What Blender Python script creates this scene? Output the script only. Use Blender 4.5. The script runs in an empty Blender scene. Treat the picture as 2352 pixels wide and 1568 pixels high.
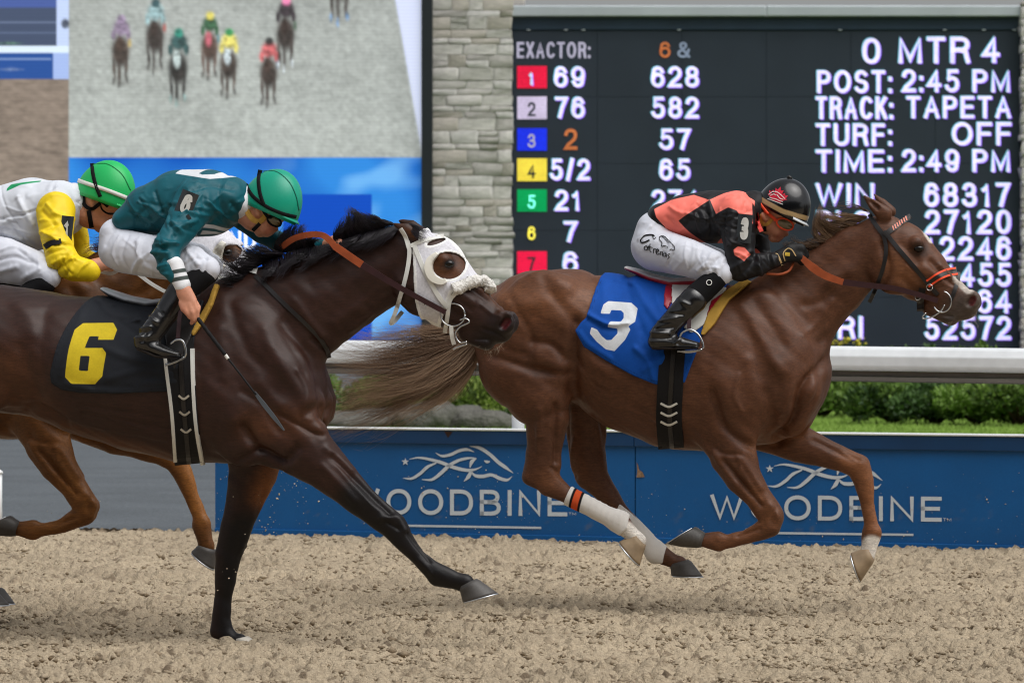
import bpy, math, random
import numpy as np
from mathutils import Vector, Matrix
random.seed(7); RNG = np.random.default_rng(11)
SC = bpy.context.scene; COL = SC.collection

# ---------------------------------------------------------------- camera, sky, sun, exposure
F = 9720.0            # focal length in reference pixels (2352 wide)
CH = 1.36             # camera height
CX, HY = 1176.0, 740.0
cam = bpy.data.cameras.new('camera'); cam_o = bpy.data.objects.new('camera', cam); COL.objects.link(cam_o)
cam_o.location = (0, 0, CH); cam_o.rotation_euler = (math.radians(90), 0, 0)
cam.sensor_width = 36; cam.lens = 36*F/2352; cam.shift_y = -(784-HY)/2352
cam.clip_start = 0.5; cam.clip_end = 3000
cam.dof.use_dof = True; cam.dof.focus_distance = 18.8; cam.dof.aperture_fstop = 8
SC.camera = cam_o
W = bpy.data.worlds.new('World'); SC.world = W; W.use_nodes = True
nt = W.node_tree; nt.nodes.clear()
sky = nt.nodes.new('ShaderNodeTexSky'); sky.sky_type = 'NISHITA'; sky.sun_disc = False
SUN_EL, SUN_AZ = 62, 135     # high sun behind thin cloud
sky.sun_elevation = math.radians(SUN_EL); sky.sun_rotation = math.radians(SUN_AZ); sky.dust_density = 4.0; sky.air_density = 1.0; sky.ozone_density = 1.0
hs = nt.nodes.new('ShaderNodeHueSaturation'); hs.inputs['Saturation'].default_value = 0.22
bg = nt.nodes.new('ShaderNodeBackground'); bg.inputs['Strength'].default_value = 0.095
wo = nt.nodes.new('ShaderNodeOutputWorld')
nt.links.new(sky.outputs[0], hs.inputs['Color']); nt.links.new(hs.outputs[0], bg.inputs['Color']); nt.links.new(bg.outputs[0], wo.inputs['Surface'])
sun = bpy.data.lights.new('sun', 'SUN'); sun.energy = 1.4; sun.angle = math.radians(60); sun.color = (1, 0.98, 0.955)
sun_o = bpy.data.objects.new('sun', sun); COL.objects.link(sun_o)
_az = math.radians(SUN_AZ); _el = math.radians(SUN_EL)
_d = Vector((math.sin(_az)*math.cos(_el), math.cos(_az)*math.cos(_el), math.sin(_el)))
sun_o.rotation_euler = (-_d).to_track_quat('-Z', 'Y').to_euler()
SC.cycles.filter_width = 1.1
vs = SC.view_settings; vs.view_transform = 'Standard'; vs.look = 'None'; vs.exposure = 0.46; vs.gamma = 1.0; vs.use_curve_mapping = False

# ---------------------------------------------------------------- helpers
def lin(h):
    h = h.lstrip('#'); r = []
    for i in (0, 2, 4):
        c = int(h[i:i+2], 16)/255; r.append(c/12.92 if c <= 0.04045 else ((c+0.055)/1.055)**2.4)
    return tuple(r)
def P(px, py, Y): return np.array(((px-CX)*Y/F, Y, CH-(py-HY)*Y/F))

def pm(name, col, rough=.5, spec=.5, var=None, bump=None, masks=(), emit=None, metal=0, sheen=0, coat=0, alpha=None, aniso=None, vcol=None, folds=None):
    """procedural principled material. var=(scale, amount, detail); bump=(scale,strength,dist); masks=[(attr,colour,soft)]"""
    m = bpy.data.materials.new(name); m.use_nodes = True; n = m.node_tree.nodes; L = m.node_tree.links
    b = n['Principled BSDF']; b.inputs['Roughness'].default_value = rough; b.inputs['Specular IOR Level'].default_value = spec
    b.inputs['Metallic'].default_value = metal
    if sheen: b.inputs['Sheen Weight'].default_value = sheen; b.inputs['Sheen Roughness'].default_value = .4
    if coat: b.inputs['Coat Weight'].default_value = coat; b.inputs['Coat Roughness'].default_value = .25
    rgb = n.new('ShaderNodeRGB'); rgb.outputs[0].default_value = (*col, 1); cur = rgb.outputs[0]
    tc = n.new('ShaderNodeTexCoord'); 
    if vcol:
        at = n.new('ShaderNodeAttribute'); at.attribute_name = vcol; cur = at.outputs['Color']
    for (attr, mc, soft) in masks:
        at = n.new('ShaderNodeAttribute'); at.attribute_name = attr
        mr = n.new('ShaderNodeMapRange'); L.new(at.outputs['Fac'], mr.inputs['Value'])
        if soft is None: mr.inputs['From Min'].default_value = 0; mr.inputs['From Max'].default_value = 1
        else: mr.inputs['From Min'].default_value = soft; mr.inputs['From Max'].default_value = -soft
        mx = n.new('ShaderNodeMix'); mx.data_type = 'RGBA'; L.new(mr.outputs[0], mx.inputs['Factor'])
        L.new(cur, mx.inputs['A']); mx.inputs['B'].default_value = (*mc, 1); cur = mx.outputs['Result']
    vec = tc.outputs['Object']
    if aniso:
        mp = n.new('ShaderNodeMapping'); mp.inputs['Scale'].default_value = aniso; L.new(vec, mp.inputs['Vector']); vec = mp.outputs[0]
    if var:
        for (s, a, d, *st_) in (var if isinstance(var, list) else [var]):
            nz = n.new('ShaderNodeTexNoise'); nz.inputs['Scale'].default_value = s; nz.inputs['Detail'].default_value = d; L.new(vec, nz.inputs['Vector'])
            if st_:
                mp = n.new('ShaderNodeMapping'); mp.inputs['Scale'].default_value = st_[0]; mp.inputs['Rotation'].default_value = (0, .35, 0); L.new(vec, mp.inputs['Vector']); L.new(mp.outputs[0], nz.inputs['Vector'])
            mr = n.new('ShaderNodeMapRange'); mr.inputs['From Min'].default_value = .3; mr.inputs['From Max'].default_value = .7
            mr.inputs['To Min'].default_value = 1-a; mr.inputs['To Max'].default_value = 1+a; L.new(nz.outputs['Fac'], mr.inputs['Value'])
            vm = n.new('ShaderNodeVectorMath'); vm.operation = 'SCALE'; L.new(cur, vm.inputs[0]); L.new(mr.outputs[0], vm.inputs['Scale']); cur = vm.outputs[0]
    L.new(cur, b.inputs['Base Color'])
    prev = None
    for (s, st, di) in ((bump if isinstance(bump, list) else [bump]) if bump else []):
        nz = n.new('ShaderNodeTexNoise'); nz.inputs['Scale'].default_value = s; nz.inputs['Detail'].default_value = 4; L.new(vec, nz.inputs['Vector'])
        bp = n.new('ShaderNodeBump'); bp.inputs['Strength'].default_value = st; bp.inputs['Distance'].default_value = di
        L.new(nz.outputs['Fac'], bp.inputs['Height'])
        if prev: L.new(prev, bp.inputs['Normal'])
        prev = bp.outputs[0]
    for (s, st, di) in (folds or []):
        nz = n.new('ShaderNodeTexNoise'); nz.noise_type = 'RIDGED_MULTIFRACTAL'; nz.inputs['Scale'].default_value = s; nz.inputs['Detail'].default_value = 1.5; nz.inputs['Distortion'].default_value = .6; L.new(vec, nz.inputs['Vector'])
        bp = n.new('ShaderNodeBump'); bp.inputs['Strength'].default_value = st; bp.inputs['Distance'].default_value = di
        L.new(nz.outputs['Fac'], bp.inputs['Height'])
        if prev: L.new(prev, bp.inputs['Normal'])
        prev = bp.outputs[0]
    if prev: L.new(prev, b.inputs['Normal'])
    if emit:
        b.inputs['Emission Strength'].default_value = emit; L.new(cur, b.inputs['Emission Color'])
    return m

def mk(name, v, faces, mat=None, parent=None, smooth=True, attrs=None, origin=None):
    """one mesh object from numpy arrays (faces: (n,3) or (n,4) array, or list of lists)"""
    me = bpy.data.meshes.new(name); v = np.asarray(v, dtype=np.float32)
    if origin is not None: v = v-np.asarray(origin, dtype=np.float32)
    if isinstance(faces, np.ndarray):
        n, k = faces.shape
        me.vertices.add(len(v)); me.vertices.foreach_set('co', v.ravel())
        me.loops.add(n*k); me.loops.foreach_set('vertex_index', faces.astype(np.int32).ravel())
        me.polygons.add(n); me.polygons.foreach_set('loop_start', np.arange(0, n*k, k, dtype=np.int32))
        me.update(calc_edges=True); me.validate()
    else:
        me.from_pydata([tuple(map(float, p)) for p in v], [], faces); me.update()
    if smooth: me.polygons.foreach_set('use_smooth', np.ones(len(me.polygons), dtype=bool))
    for an, av in (attrs or {}).items():
        av = np.asarray(av, dtype=np.float32)
        if av.ndim == 1:
            a = me.attributes.new(an, 'FLOAT', 'POINT'); a.data.foreach_set('value', av)
        else:
            a = me.attributes.new(an, 'FLOAT_COLOR', 'POINT'); a.data.foreach_set('color', np.concatenate([av, np.ones((len(av), 1), np.float32)], 1).ravel())
    o = bpy.data.objects.new(name, me); COL.objects.link(o)
    if mat: me.materials.append(mat)
    if parent: o.parent = parent
    return o
def tag(o, label, cat=None, group=None, kind=None):
    if label: o['label'] = label
    if cat: o['category'] = cat
    if group: o['group'] = group
    if kind: o['kind'] = kind
    return o
def box(lo, hi):
    x0, y0, z0 = lo; x1, y1, z1 = hi
    v = [(x0,y0,z0),(x1,y0,z0),(x1,y1,z0),(x0,y1,z0),(x0,y0,z1),(x1,y0,z1),(x1,y1,z1),(x0,y1,z1)]
    f = [[0,3,2,1],[4,5,6,7],[0,1,5,4],[1,2,6,5],[2,3,7,6],[3,0,4,7]]
    return v, f
def bevel(o, w, seg=2):
    m = o.modifiers.new('bevel', 'BEVEL'); m.width = w; m.segments = seg; m.limit_method = 'ANGLE'; return o
def tube(pts, r, n=8, caps=True):
    pts = np.asarray(pts, float); r = np.broadcast_to(np.asarray(r, float), (len(pts),))
    T = np.gradient(pts, axis=0); T /= np.linalg.norm(T, axis=1)[:, None]+1e-9
    ref = np.array((0., 1., 0.)); 
    if abs(T[:, 1]).mean() > .8: ref = np.array((0., 0., 1.))
    A = np.cross(T, ref); A /= np.linalg.norm(A, axis=1)[:, None]+1e-9; B = np.cross(T, A)
    th = np.linspace(0, 2*np.pi, n, endpoint=False)
    v = (pts[:, None]+r[:, None, None]*(np.cos(th)[None, :, None]*A[:, None]+np.sin(th)[None, :, None]*B[:, None])).reshape(-1, 3)
    f = []
    for i in range(len(pts)-1):
        for j in range(n):
            f.append([i*n+j, i*n+(j+1) % n, (i+1)*n+(j+1) % n, (i+1)*n+j])
    if caps: f.append(list(range(n))[::-1]); f.append([(len(pts)-1)*n+j for j in range(n)])
    return v, f
def merge(parts):
    V = []; Fa = []; o = 0
    for v, f in parts:
        V.append(np.asarray(v, float)); Fa += [[i+o for i in q] for q in f]; o += len(v)
    return np.concatenate(V), Fa
def smoothline(pts, n):
    """Catmull-Rom through points (any dimension), n samples"""
    p = np.asarray(pts, float)
    if len(p) == 2: return p[0]+(p[1]-p[0])*np.linspace(0, 1, n)[:, None]
    q = np.vstack([2*p[0]-p[1], p, 2*p[-1]-p[-2]])
    seg = np.linalg.norm(np.diff(p[:, :2], axis=0), axis=1); s = np.concatenate([[0], np.cumsum(seg)])/seg.sum()
    t = np.linspace(0, 1, n); i = np.clip(np.searchsorted(s, t, 'right')-1, 0, len(p)-2)
    x = ((t-s[i])/(s[i+1]-s[i]+1e-9))[:, None]
    a, b, c, d = q[i], q[i+1], q[i+2], q[i+3]
    return .5*((2*b)+(c-a)*x+(2*a-5*b+4*c-d)*x**2+(3*b-a-3*c+d)*x**3)
def polysd(pts, poly):
    """signed distance (negative inside) of 2-D points to a polygon"""
    poly = np.asarray(poly, float); pts = np.asarray(pts, float); sh = pts.shape[:-1]; p = pts.reshape(-1, 2)
    d = np.full(len(p), 1e9); s = np.zeros(len(p), bool); j = len(poly)-1
    for i in range(len(poly)):
        a = poly[i]; b = poly[j]; e = b-a; w = p-a
        t = np.clip((w@e)/(e@e+1e-12), 0, 1); q = w-t[:, None]*e
        d = np.minimum(d, (q**2).sum(1))
        c1 = p[:, 1] >= a[1]; c2 = p[:, 1] < b[1]; cr = e[0]*w[:, 1] > e[1]*w[:, 0]
        s ^= (c1 & c2 & cr) | (~c1 & ~c2 & ~cr); j = i
    return (np.sqrt(d)*np.where(s, -1, 1)).reshape(sh)
def linedist(p, line):
    d = np.full(len(p), 1e9); line = np.asarray(line, float)
    for a, b in zip(line[:-1], line[1:]):
        e = b-a; w = p-a; t = np.clip((w@e)/(e@e+1e-12), 0, 1); d = np.minimum(d, ((w-t[:, None]*e)**2).sum(1))
    return np.sqrt(d)
def fnoise(shape, cell, seed):
    """smooth tileable noise of a given wavelength in cells, unit deviation"""
    r = np.random.default_rng(seed).standard_normal(shape)
    c = cell if isinstance(cell, tuple) else (cell, cell)
    fy = np.fft.fftfreq(shape[0])[:, None]*c[0]; fx = np.fft.rfftfreq(shape[1])[None]*c[1]
    g = np.fft.irfft2(np.fft.rfft2(r)*np.exp(-(fx**2+fy**2)*4), s=shape); return g/g.std()

# ---------------------------------------------------------------- a vertical working plane a horse runs in
class Frame:
    """u forward, w sideways towards the viewer, z up; origin on the ground"""
    def __init__(s, Y0, px0, yaw):
        s.Y0 = Y0; s.X0 = (px0-CX)*Y0/F; s.psi = math.radians(yaw); s.c = math.cos(s.psi); s.s = math.sin(s.psi)
    def loc(s, px, py, w=0.):
        a = (np.asarray(px, float)-CX)/F; c = -(np.asarray(py, float)-HY)/F
        On = -s.s*s.X0-s.c*s.Y0
        k = (On+w)/(-a*s.s-s.c)
        return (a*k-s.X0)*s.c-(k-s.Y0)*s.s, CH+c*k
    def m(s, px): return px*s.Y0/F
    def pt(s, px, py, w=0.):
        u, z = s.loc(px, py, w); return np.array((u, -w, z))      # object-space coordinates
    def uz(s, poly, w=.2): return np.array([s.loc(x, y, w) for x, y in poly])
    def thing(s, name, label, cat, base=(0, 0, 0), group=None):
        o = bpy.data.objects.new(name, None); COL.objects.link(o); o.empty_display_size = .1
        R = Matrix.Rotation(-s.psi, 4, 'Z'); o.matrix_world = Matrix.Translation((s.X0, s.Y0, 0)) @ R @ Matrix.Translation(base)
        o['_b'] = 0; del o['_b']
        BASE[o.name] = np.array(base, float); return tag(o, label, cat, group)
BASE = {}
class Flat(list): pass      # faces to be shaded flat (straps have crisp edges)
def part(t, name, v, f, mat, smooth=True, attrs=None, under=None):
    if isinstance(f, Flat): smooth = False; f = list(f)
    return mk(name, v, f, mat, under or t, smooth, attrs, origin=BASE[t.name])

# ---------------------------------------------------------------- signed distance fields -> meshes
class Fld:
    def __init__(s, fr, lo, hi, h):
        s.fr = fr; s.h = h; s.lo = np.array(lo, float)
        s.n = np.ceil((np.array(hi)-s.lo)/h).astype(int)+1
        s.D = np.full(s.n, 9., np.float32); s._w = None
    def axes(s, i0=(0, 0, 0), i1=None):
        i1 = s.n if i1 is None else i1
        return [(s.lo[k]+np.arange(i0[k], i1[k])*s.h).astype(np.float32) for k in range(3)]
    def _st(s, st):
        r = []
        for q in st:
            px, py, a, b = q[:4]; w = q[4] if len(q) > 4 else 0.
            u, z = s.fr.loc(px, py, w); r.append((u, w, z, s.fr.m(a), b))
        return np.array(r, float)
    def chain(s, st, k=.03, mirror=False, op='add', raw=False, grow=0.):
        S = np.array(st, float) if raw else s._st(st)
        S[:, 3:] += grow
        for sg in ((1, -1) if mirror else (1,)):
            Q = S.copy(); Q[:, 1] *= sg; s._add(Q, k, op)
        return s
    def _add(s, S, k, op):
        R = np.maximum(S[:, 3], S[:, 4])[:, None]+k+2*s.h
        lo = (S[:, :3]-R).min(0); hi = (S[:, :3]+R).max(0)
        i0 = np.maximum(np.floor((lo-s.lo)/s.h).astype(int), 0); i1 = np.minimum(np.ceil((hi-s.lo)/s.h).astype(int)+1, s.n)
        if (i1 <= i0).any(): return
        U, Wd, Z = s.axes(i0, i1); U = U[:, None, None]; Wd = Wd[None, :, None]; Z = Z[None, None, :]
        best = None
        segs = list(zip(S[:-1], S[1:])) if len(S) > 1 else [(S[0], S[0])]
        for A, B in segs:
            d = B[:3]-A[:3]; L2 = float(d@d)
            if L2 > 1e-10: t = np.clip(((U-A[0])*d[0]+(Wd-A[1])*d[1]+(Z-A[2])*d[2])/L2, 0, 1).astype(np.float32)
            else: t = np.zeros((1, 1, 1), np.float32)
            a = A[3]+(B[3]-A[3])*t; b = A[4]+(B[4]-A[4])*t
            qu = U-(A[0]+d[0]*t); qw = Wd-(A[1]+d[1]*t); qz = Z-(A[2]+d[2]*t)
            r2 = qu*qu+qz*qz; k0 = np.sqrt(r2/(a*a)+qw*qw/(b*b)); k1 = np.sqrt(r2/a**4+qw*qw/b**4)+1e-6
            dd = k0*(k0-1)/k1; dd = np.where(k0 < .3, -np.minimum(a, b)*(1-k0), dd)
            best = dd if best is None else np.minimum(best, dd)
        sl = tuple(slice(i0[j], i1[j]) for j in range(3)); G = s.D[sl]
        if op == 'add':
            hh = np.clip(.5+.5*(G-best)/k, 0, 1); s.D[sl] = G*(1-hh)+best*hh-k*hh*(1-hh)
        else:
            hh = np.clip(.5-.5*(G+best)/k, 0, 1); s.D[sl] = G*(1-hh)-best*hh+k*hh*(1-hh)
        s._w = None
    def wmap(s):
        if s._w is None:
            ins = s.D < 0; nW = s.n[1]; rev = ins[:, ::-1, :]
            any_ = ins.any(1); idx = nW-1-rev.argmax(1); idx = np.clip(idx, 0, nW-2)
            I, K = np.meshgrid(np.arange(s.n[0]), np.arange(s.n[2]), indexing='ij')
            d0 = s.D[I, idx, K]; d1 = s.D[I, idx+1, K]; t = np.clip(d0/(d0-d1+1e-9), 0, 1)
            w = s.lo[1]+(idx+t)*s.h; s._w = np.where(any_, w, np.nan)
            for _ in range(8):        # grow into empty columns
                m = np.isnan(s._w)
                if not m.any(): break
                pad = np.pad(s._w, 1, constant_values=np.nan)
                st = np.stack([pad[:-2, 1:-1], pad[2:, 1:-1], pad[1:-1, :-2], pad[1:-1, 2:]])
                cnt = (~np.isnan(st)).sum(0); mean = np.where(cnt > 0, np.nansum(st, 0)/np.maximum(cnt, 1)-.6*s.h, np.nan)
                s._w = np.where(m, mean, s._w)
            s._w = np.nan_to_num(s._w, nan=0.)
        return s._w
    def surfw(s, u, z):
        M = s.wmap(); x = np.clip((np.asarray(u)-s.lo[0])/s.h, 0, s.n[0]-1.001); y = np.clip((np.asarray(z)-s.lo[2])/s.h, 0, s.n[2]-1.001)
        i = x.astype(int); j = y.astype(int); fx = x-i; fy = y-j
        return M[i, j]*(1-fx)*(1-fy)+M[i+1, j]*fx*(1-fy)+M[i, j+1]*(1-fx)*fy+M[i+1, j+1]*fx*fy
    def onsurf(s, px, py, off=.0):
        w = .1
        for _ in range(4):
            u, z = s.fr.loc(px, py, w); w = s.surfw(u, z)+off
        u, z = s.fr.loc(px, py, w); return np.stack([u, -w, z], -1)
    def sample(s, u, w, z):
        out = s.D
        for ax, x in ((0, u), (1, w), (2, z)):
            q = np.clip((x-s.lo[ax])/s.h, 0, s.n[ax]-1.001); i = q.astype(int); f = (q-i).astype(np.float32)
            sh = [1, 1, 1]; sh[ax] = -1; f = f.reshape(sh)
            out = np.take(out, i, ax)*(1-f)+np.take(out, i+1, ax)*f
        return out
    def mesh(s): return nets(s.D, s.lo, s.h)
    def patch(s, poly, off, h, wr=None, holes=(), near=None, wob=None):
        """shell of the field grown by off, cut to a polygon in the plane (both sides unless near)"""
        lo = poly.min(0)-3*h; hi = poly.max(0)+3*h
        U = np.arange(lo[0], hi[0], h); Z = np.arange(lo[1], hi[1], h)
        w0, w1 = near if near else (s.lo[1], s.lo[1]+(s.n[1]-1)*s.h)
        Wd = np.arange(w0, w1, h); D = s.sample(U, Wd, Z)-off
        uz = np.stack(np.meshgrid(U, Z, indexing='ij'), -1)
        if wr is not None: D = D-wr(uz[..., 0], uz[..., 1])[:, None, :]
        q = polysd(uz, poly)
        for hp in holes: q = np.maximum(q, -polysd(uz, hp))
        D = np.maximum(D, q[:, None, :].astype(np.float32))
        if near: D[:, 0, :] = .05
        D[:, -1, :] = np.maximum(D[:, -1, :], .01)
        return nets(D, np.array((lo[0], w0, lo[1])), h)
def nets(D, lo, h):
    """naive surface nets; returns object-space verts (u,-w,z) and quads"""
    S = D < 0; n = np.array(D.shape)
    c = np.zeros(n-1, np.int8)
    for i in (0, 1):
        for j in (0, 1):
            for k in (0, 1): c += S[i:n[0]-1+i, j:n[1]-1+j, k:n[2]-1+k]
    act = (c > 0) & (c < 8); I = np.argwhere(act); idx = np.full(n-1, -1, np.int32); idx[tuple(I.T)] = np.arange(len(I))
    acc = np.zeros((len(I), 3)); cnt = np.zeros(len(I))
    corners = [(i, j, k) for i in (0, 1) for j in (0, 1) for k in (0, 1)]
    val = {q: D[I[:, 0]+q[0], I[:, 1]+q[1], I[:, 2]+q[2]].astype(float) for q in corners}
    for q in corners:
        for ax in range(3):
            if q[ax] == 0:
                r = list(q); r[ax] = 1; r = tuple(r); a = val[q]; b = val[r]; m = (a < 0) != (b < 0)
                t = np.where(m, a/(a-b+1e-12), 0); p = np.tile(np.array(q, float), (len(I), 1)); p[:, ax] = t
                acc[m] += p[m]; cnt[m] += 1
    v = lo+(I+acc/np.maximum(cnt, 1)[:, None])*h
    quads = []
    for ax in range(3):
        b, cx = (ax+1) % 3, (ax+2) % 3
        sl0 = [slice(None)]*3; sl1 = [slice(None)]*3; sl0[ax] = slice(0, n[ax]-1); sl1[ax] = slice(1, n[ax])
        s0 = S[tuple(sl0)]; s1 = S[tuple(sl1)]; E = np.argwhere(s0 != s1)
        E = E[(E[:, b] > 0) & (E[:, cx] > 0) & (E[:, b] < n[b]-1) & (E[:, cx] < n[cx]-1)]
        if not len(E): continue
        flip = ~s0[tuple(E.T)]
        def cell(db, dc):
            q = E.copy(); q[:, b] += db; q[:, cx] += dc; return idx[tuple(q.T)]
        Q = np.stack([cell(-1, -1), cell(0, -1), cell(0, 0), cell(-1, 0)], 1)
        Q[flip] = Q[flip][:, ::-1]; quads.append(Q)
    Q = np.concatenate(quads); Q = Q[(Q >= 0).all(1)]
    v = np.stack([v[:, 0], -v[:, 1], v[:, 2]], 1)
    return v, Q[:, ::-1]
def relax(v, q, it=2, lam=.5):
    e = np.concatenate([q[:, [0, 1]], q[:, [1, 2]], q[:, [2, 3]], q[:, [3, 0]]]); n = len(v)
    for i in range(it):
        for l in (lam, -lam*1.04):
            s = np.zeros_like(v); c = np.bincount(e[:, 0], minlength=n)+np.bincount(e[:, 1], minlength=n)
            for k in range(3): s[:, k] = np.bincount(e[:, 0], v[e[:, 1], k], n)+np.bincount(e[:, 1], v[e[:, 0], k], n)
            v = v+l*(s/np.maximum(c, 1)[:, None]-v)
    return v
def normals(v, q):
    fn = np.cross(v[q[:, 2]]-v[q[:, 0]], v[q[:, 3]]-v[q[:, 1]]); n = np.zeros_like(v)
    for k in range(4):
        for a in range(3): n[:, a] += np.bincount(q[:, k], fn[:, a], len(v))
    return n/(np.linalg.norm(n, axis=1)[:, None]+1e-12)
def sculpt(fr, v, q, strokes, both=True, gain=1.75):
    """push the surface in or out along drawn lines: (pixel polyline, radius px, millimetres)"""
    N = normals(v, q); uz = v[:, [0, 2]]; side = np.clip(-N[:, 1]*1.5, 0, 1); 
    if both: side = np.clip(np.abs(N[:, 1])*1.5, 0, 1)
    d = np.zeros(len(v))
    for line, r, mm in strokes:
        L = fr.uz(smoothline(line, 12) if len(line) > 2 else line, .22); rr = fr.m(r)
        d += gain*mm*.001*np.exp(-(linedist(uz, L)/rr)**2)
    return v+N*(d*side)[:, None]
def ribbon(fld, pts, width, off=.004, thick=.004, n=40, w=None, across=3, fr=None):
    """strap lying on a field's near surface (or at given sideways offsets w)"""
    fr = fr or fld.fr; c = smoothline(pts, n); T = np.gradient(c, axis=0); T /= np.linalg.norm(T, axis=1)[:, None]+1e-9
    Np = np.stack([-T[:, 1], T[:, 0]], 1); wd = np.interp(np.linspace(0, 1, n), np.linspace(0, 1, len(np.atleast_1d(width))), np.atleast_1d(width)) if np.ndim(width) else np.full(n, width)
    rows = []
    for a in np.linspace(-.5, .5, across):
        p = c+Np*(wd*a)[:, None]
        if w is None: rows.append(fld.onsurf(p[:, 0], p[:, 1], off))
        else:
            ww = np.interp(np.linspace(0, 1, n), np.linspace(0, 1, len(w)), w); rows.append(np.stack([*[np.array(x) for x in [fr.loc(p[:, 0], p[:, 1], ww)[0]]], -ww, fr.loc(p[:, 0], p[:, 1], ww)[1]], -1))
    top = np.stack(rows, 1); bot = top+np.array((0, thick, 0))
    loop = np.concatenate([top, bot[:, ::-1]], 1); k = loop.shape[1]; v = loop.reshape(-1, 3); f = []
    for i in range(n-1):
        for j in range(k): f.append([i*k+j, i*k+(j+1) % k, (i+1)*k+(j+1) % k, (i+1)*k+j])
    f.append(list(range(k))[::-1]); f.append([(n-1)*k+j for j in range(k)])
    return v, Flat(f)
def strands(G, r0, taper=.15):
    """(S,n,3) strand points -> triangular tubes"""
    S, n, _ = G.shape; T = np.gradient(G, axis=1); T /= np.linalg.norm(T, axis=2)[..., None]+1e-9
    A = np.cross(T, np.array((0, 1., 0.))); A /= np.linalg.norm(A, axis=2)[..., None]+1e-9; B = np.cross(T, A)
    rad = (np.asarray(r0).reshape(-1, 1)*np.linspace(1, taper, n)[None])[..., None, None]
    th = np.array((0, 2.094, 4.189))
    v = (G[:, :, None]+rad*(np.cos(th)[None, None, :, None]*A[:, :, None]+np.sin(th)[None, None, :, None]*B[:, :, None])).reshape(-1, 3)
    base = (np.arange(S)[:, None, None, None]*n+np.arange(n-1)[None, :, None, None])*3
    j = np.arange(3)[None, None, :, None]; jj = (j+1) % 3
    q = np.concatenate([base+j, base+jj, base+3+jj, base+3+j], 3).reshape(-1, 4)
    return v, q
# ---------------------------------------------------------------- stroke lettering (grotesque capitals and figures)
def _arc(cx, cy, rx, ry, a0, a1, n=14, p=2.3):
    o = []
    for t in np.linspace(math.radians(a0), math.radians(a1), n):
        c, s = math.cos(t), math.sin(t); o.append((cx+rx*math.copysign(abs(c)**(2/p), c), cy+ry*math.copysign(abs(s)**(2/p), s)))
    return o
_six = [(.93,.80)]+_arc(.5,.74,.43,.26,55,150,6)+[(.0,.48)]+_arc(.5,.32,.5,.32,170,530,22,2.1)
GLY = {'0': (.56,[_arc(.5,.5,.5,.5,0,360,30)]), '1': (.40,[[(.1,.74),(.45,.80),(.62,1),(.62,0)]]),
 '2': (.56,[_arc(.5,.72,.48,.28,170,-30,14)+[(.72,.42),(.25,.2),(.02,.0),(1,.0)]]), '3': (.56,[_arc(.48,.75,.42,.25,165,-90,14)+[(.36,.5)],[(.48,.51)]+_arc(.5,.26,.5,.26,85,-165,16)]),
 '4': (.58,[[(.74,0),(.74,1),(.0,.28),(1,.28)]]), '5': (.56,[[(.92,1),(.2,1),(.08,.48)]+_arc(.48,.32,.52,.32,130,-160,18)]),
 '6': (.56,[_six]), '7': (.54,[[(0,1),(1,1),(.6,.52),(.34,0)]]), '8': (.56,[_arc(.5,.76,.42,.24,0,360,22),_arc(.5,.27,.5,.27,0,360,24)]), '9': (.56,[[(1-x,1-y) for x,y in _six]]),
 'A': (.66,[[(0,0),(.5,1),(1,0)],[(.17,.33),(.83,.33)]]), 'B': (.62,[[(0,0),(0,1),(.5,1)]+_arc(.5,.765,.42,.235,88,-88,10)+[(.0,.53)],[(.45,.53)]+_arc(.5,.265,.5,.265,88,-88,10)+[(0,0)]]),
 'C': (.68,[_arc(.52,.5,.52,.5,42,318,26)]), 'D': (.68,[[(0,0),(0,1),(.42,1)]+_arc(.42,.5,.58,.5,88,-88,18)+[(0,0)]]), 'E': (.58,[[(1,1),(0,1),(0,0),(1,0)],[(0,.52),(.9,.52)]]), 'F': (.54,[[(1,1),(0,1),(0,0)],[(0,.5),(.88,.5)]]),
 'I': (.12,[[(.5,0),(.5,1)]]), 'K': (.62,[[(0,0),(0,1)],[(.95,1),(.05,.38)],[(.35,.6),(1,0)]]), 'L': (.5,[[(0,1),(0,0),(1,0)]]), 'M': (.76,[[(0,0),(0,1),(.5,.08),(1,1),(1,0)]]), 'N': (.66,[[(0,0),(0,1),(1,0),(1,1)]]),
 'O': (.74,[_arc(.5,.5,.5,.5,0,360,34,2.1)]), 'P': (.6,[[(0,0),(0,1),(.5,1)]+_arc(.5,.74,.5,.26,88,-88,12)+[(0,.48)]]), 'R': (.64,[[(0,0),(0,1),(.5,1)]+_arc(.5,.75,.46,.25,88,-88,12)+[(0,.5)],[(.5,.5),(.85,.42),(.92,.2),(1,0)]]),
 'S': (.6,[_arc(.5,.75,.45,.25,30,230,16)+_arc(.5,.26,.5,.26,50,-155,16)]), 'T': (.6,[[(0,1),(1,1)],[(.5,1),(.5,0)]]), 'U': (.64,[[(0,1),(0,.35)]+_arc(.5,.32,.5,.32,180,360,16)+[(1,1)]]), 'W': (.92,[[(0,1),(.26,0),(.5,.95),(.74,0),(1,1)]]), 'X': (.62,[[(0,0),(1,1)],[(0,1),(1,0)]]),
 '&': (.66,[[(1,.0),(.2,.72)]+_arc(.45,.82,.27,.18,170,-20,10)+[(.12,.38)]+_arc(.42,.24,.42,.24,150,330,12)+[(.98,.5)]]), ':': (.12,[[(.5,.62),(.5,.66)],[(.5,0),(.5,.04)]]), '/': (.34,[[(0,-.04),(1,1.04)]]), ' ': (.22,[])}
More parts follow.
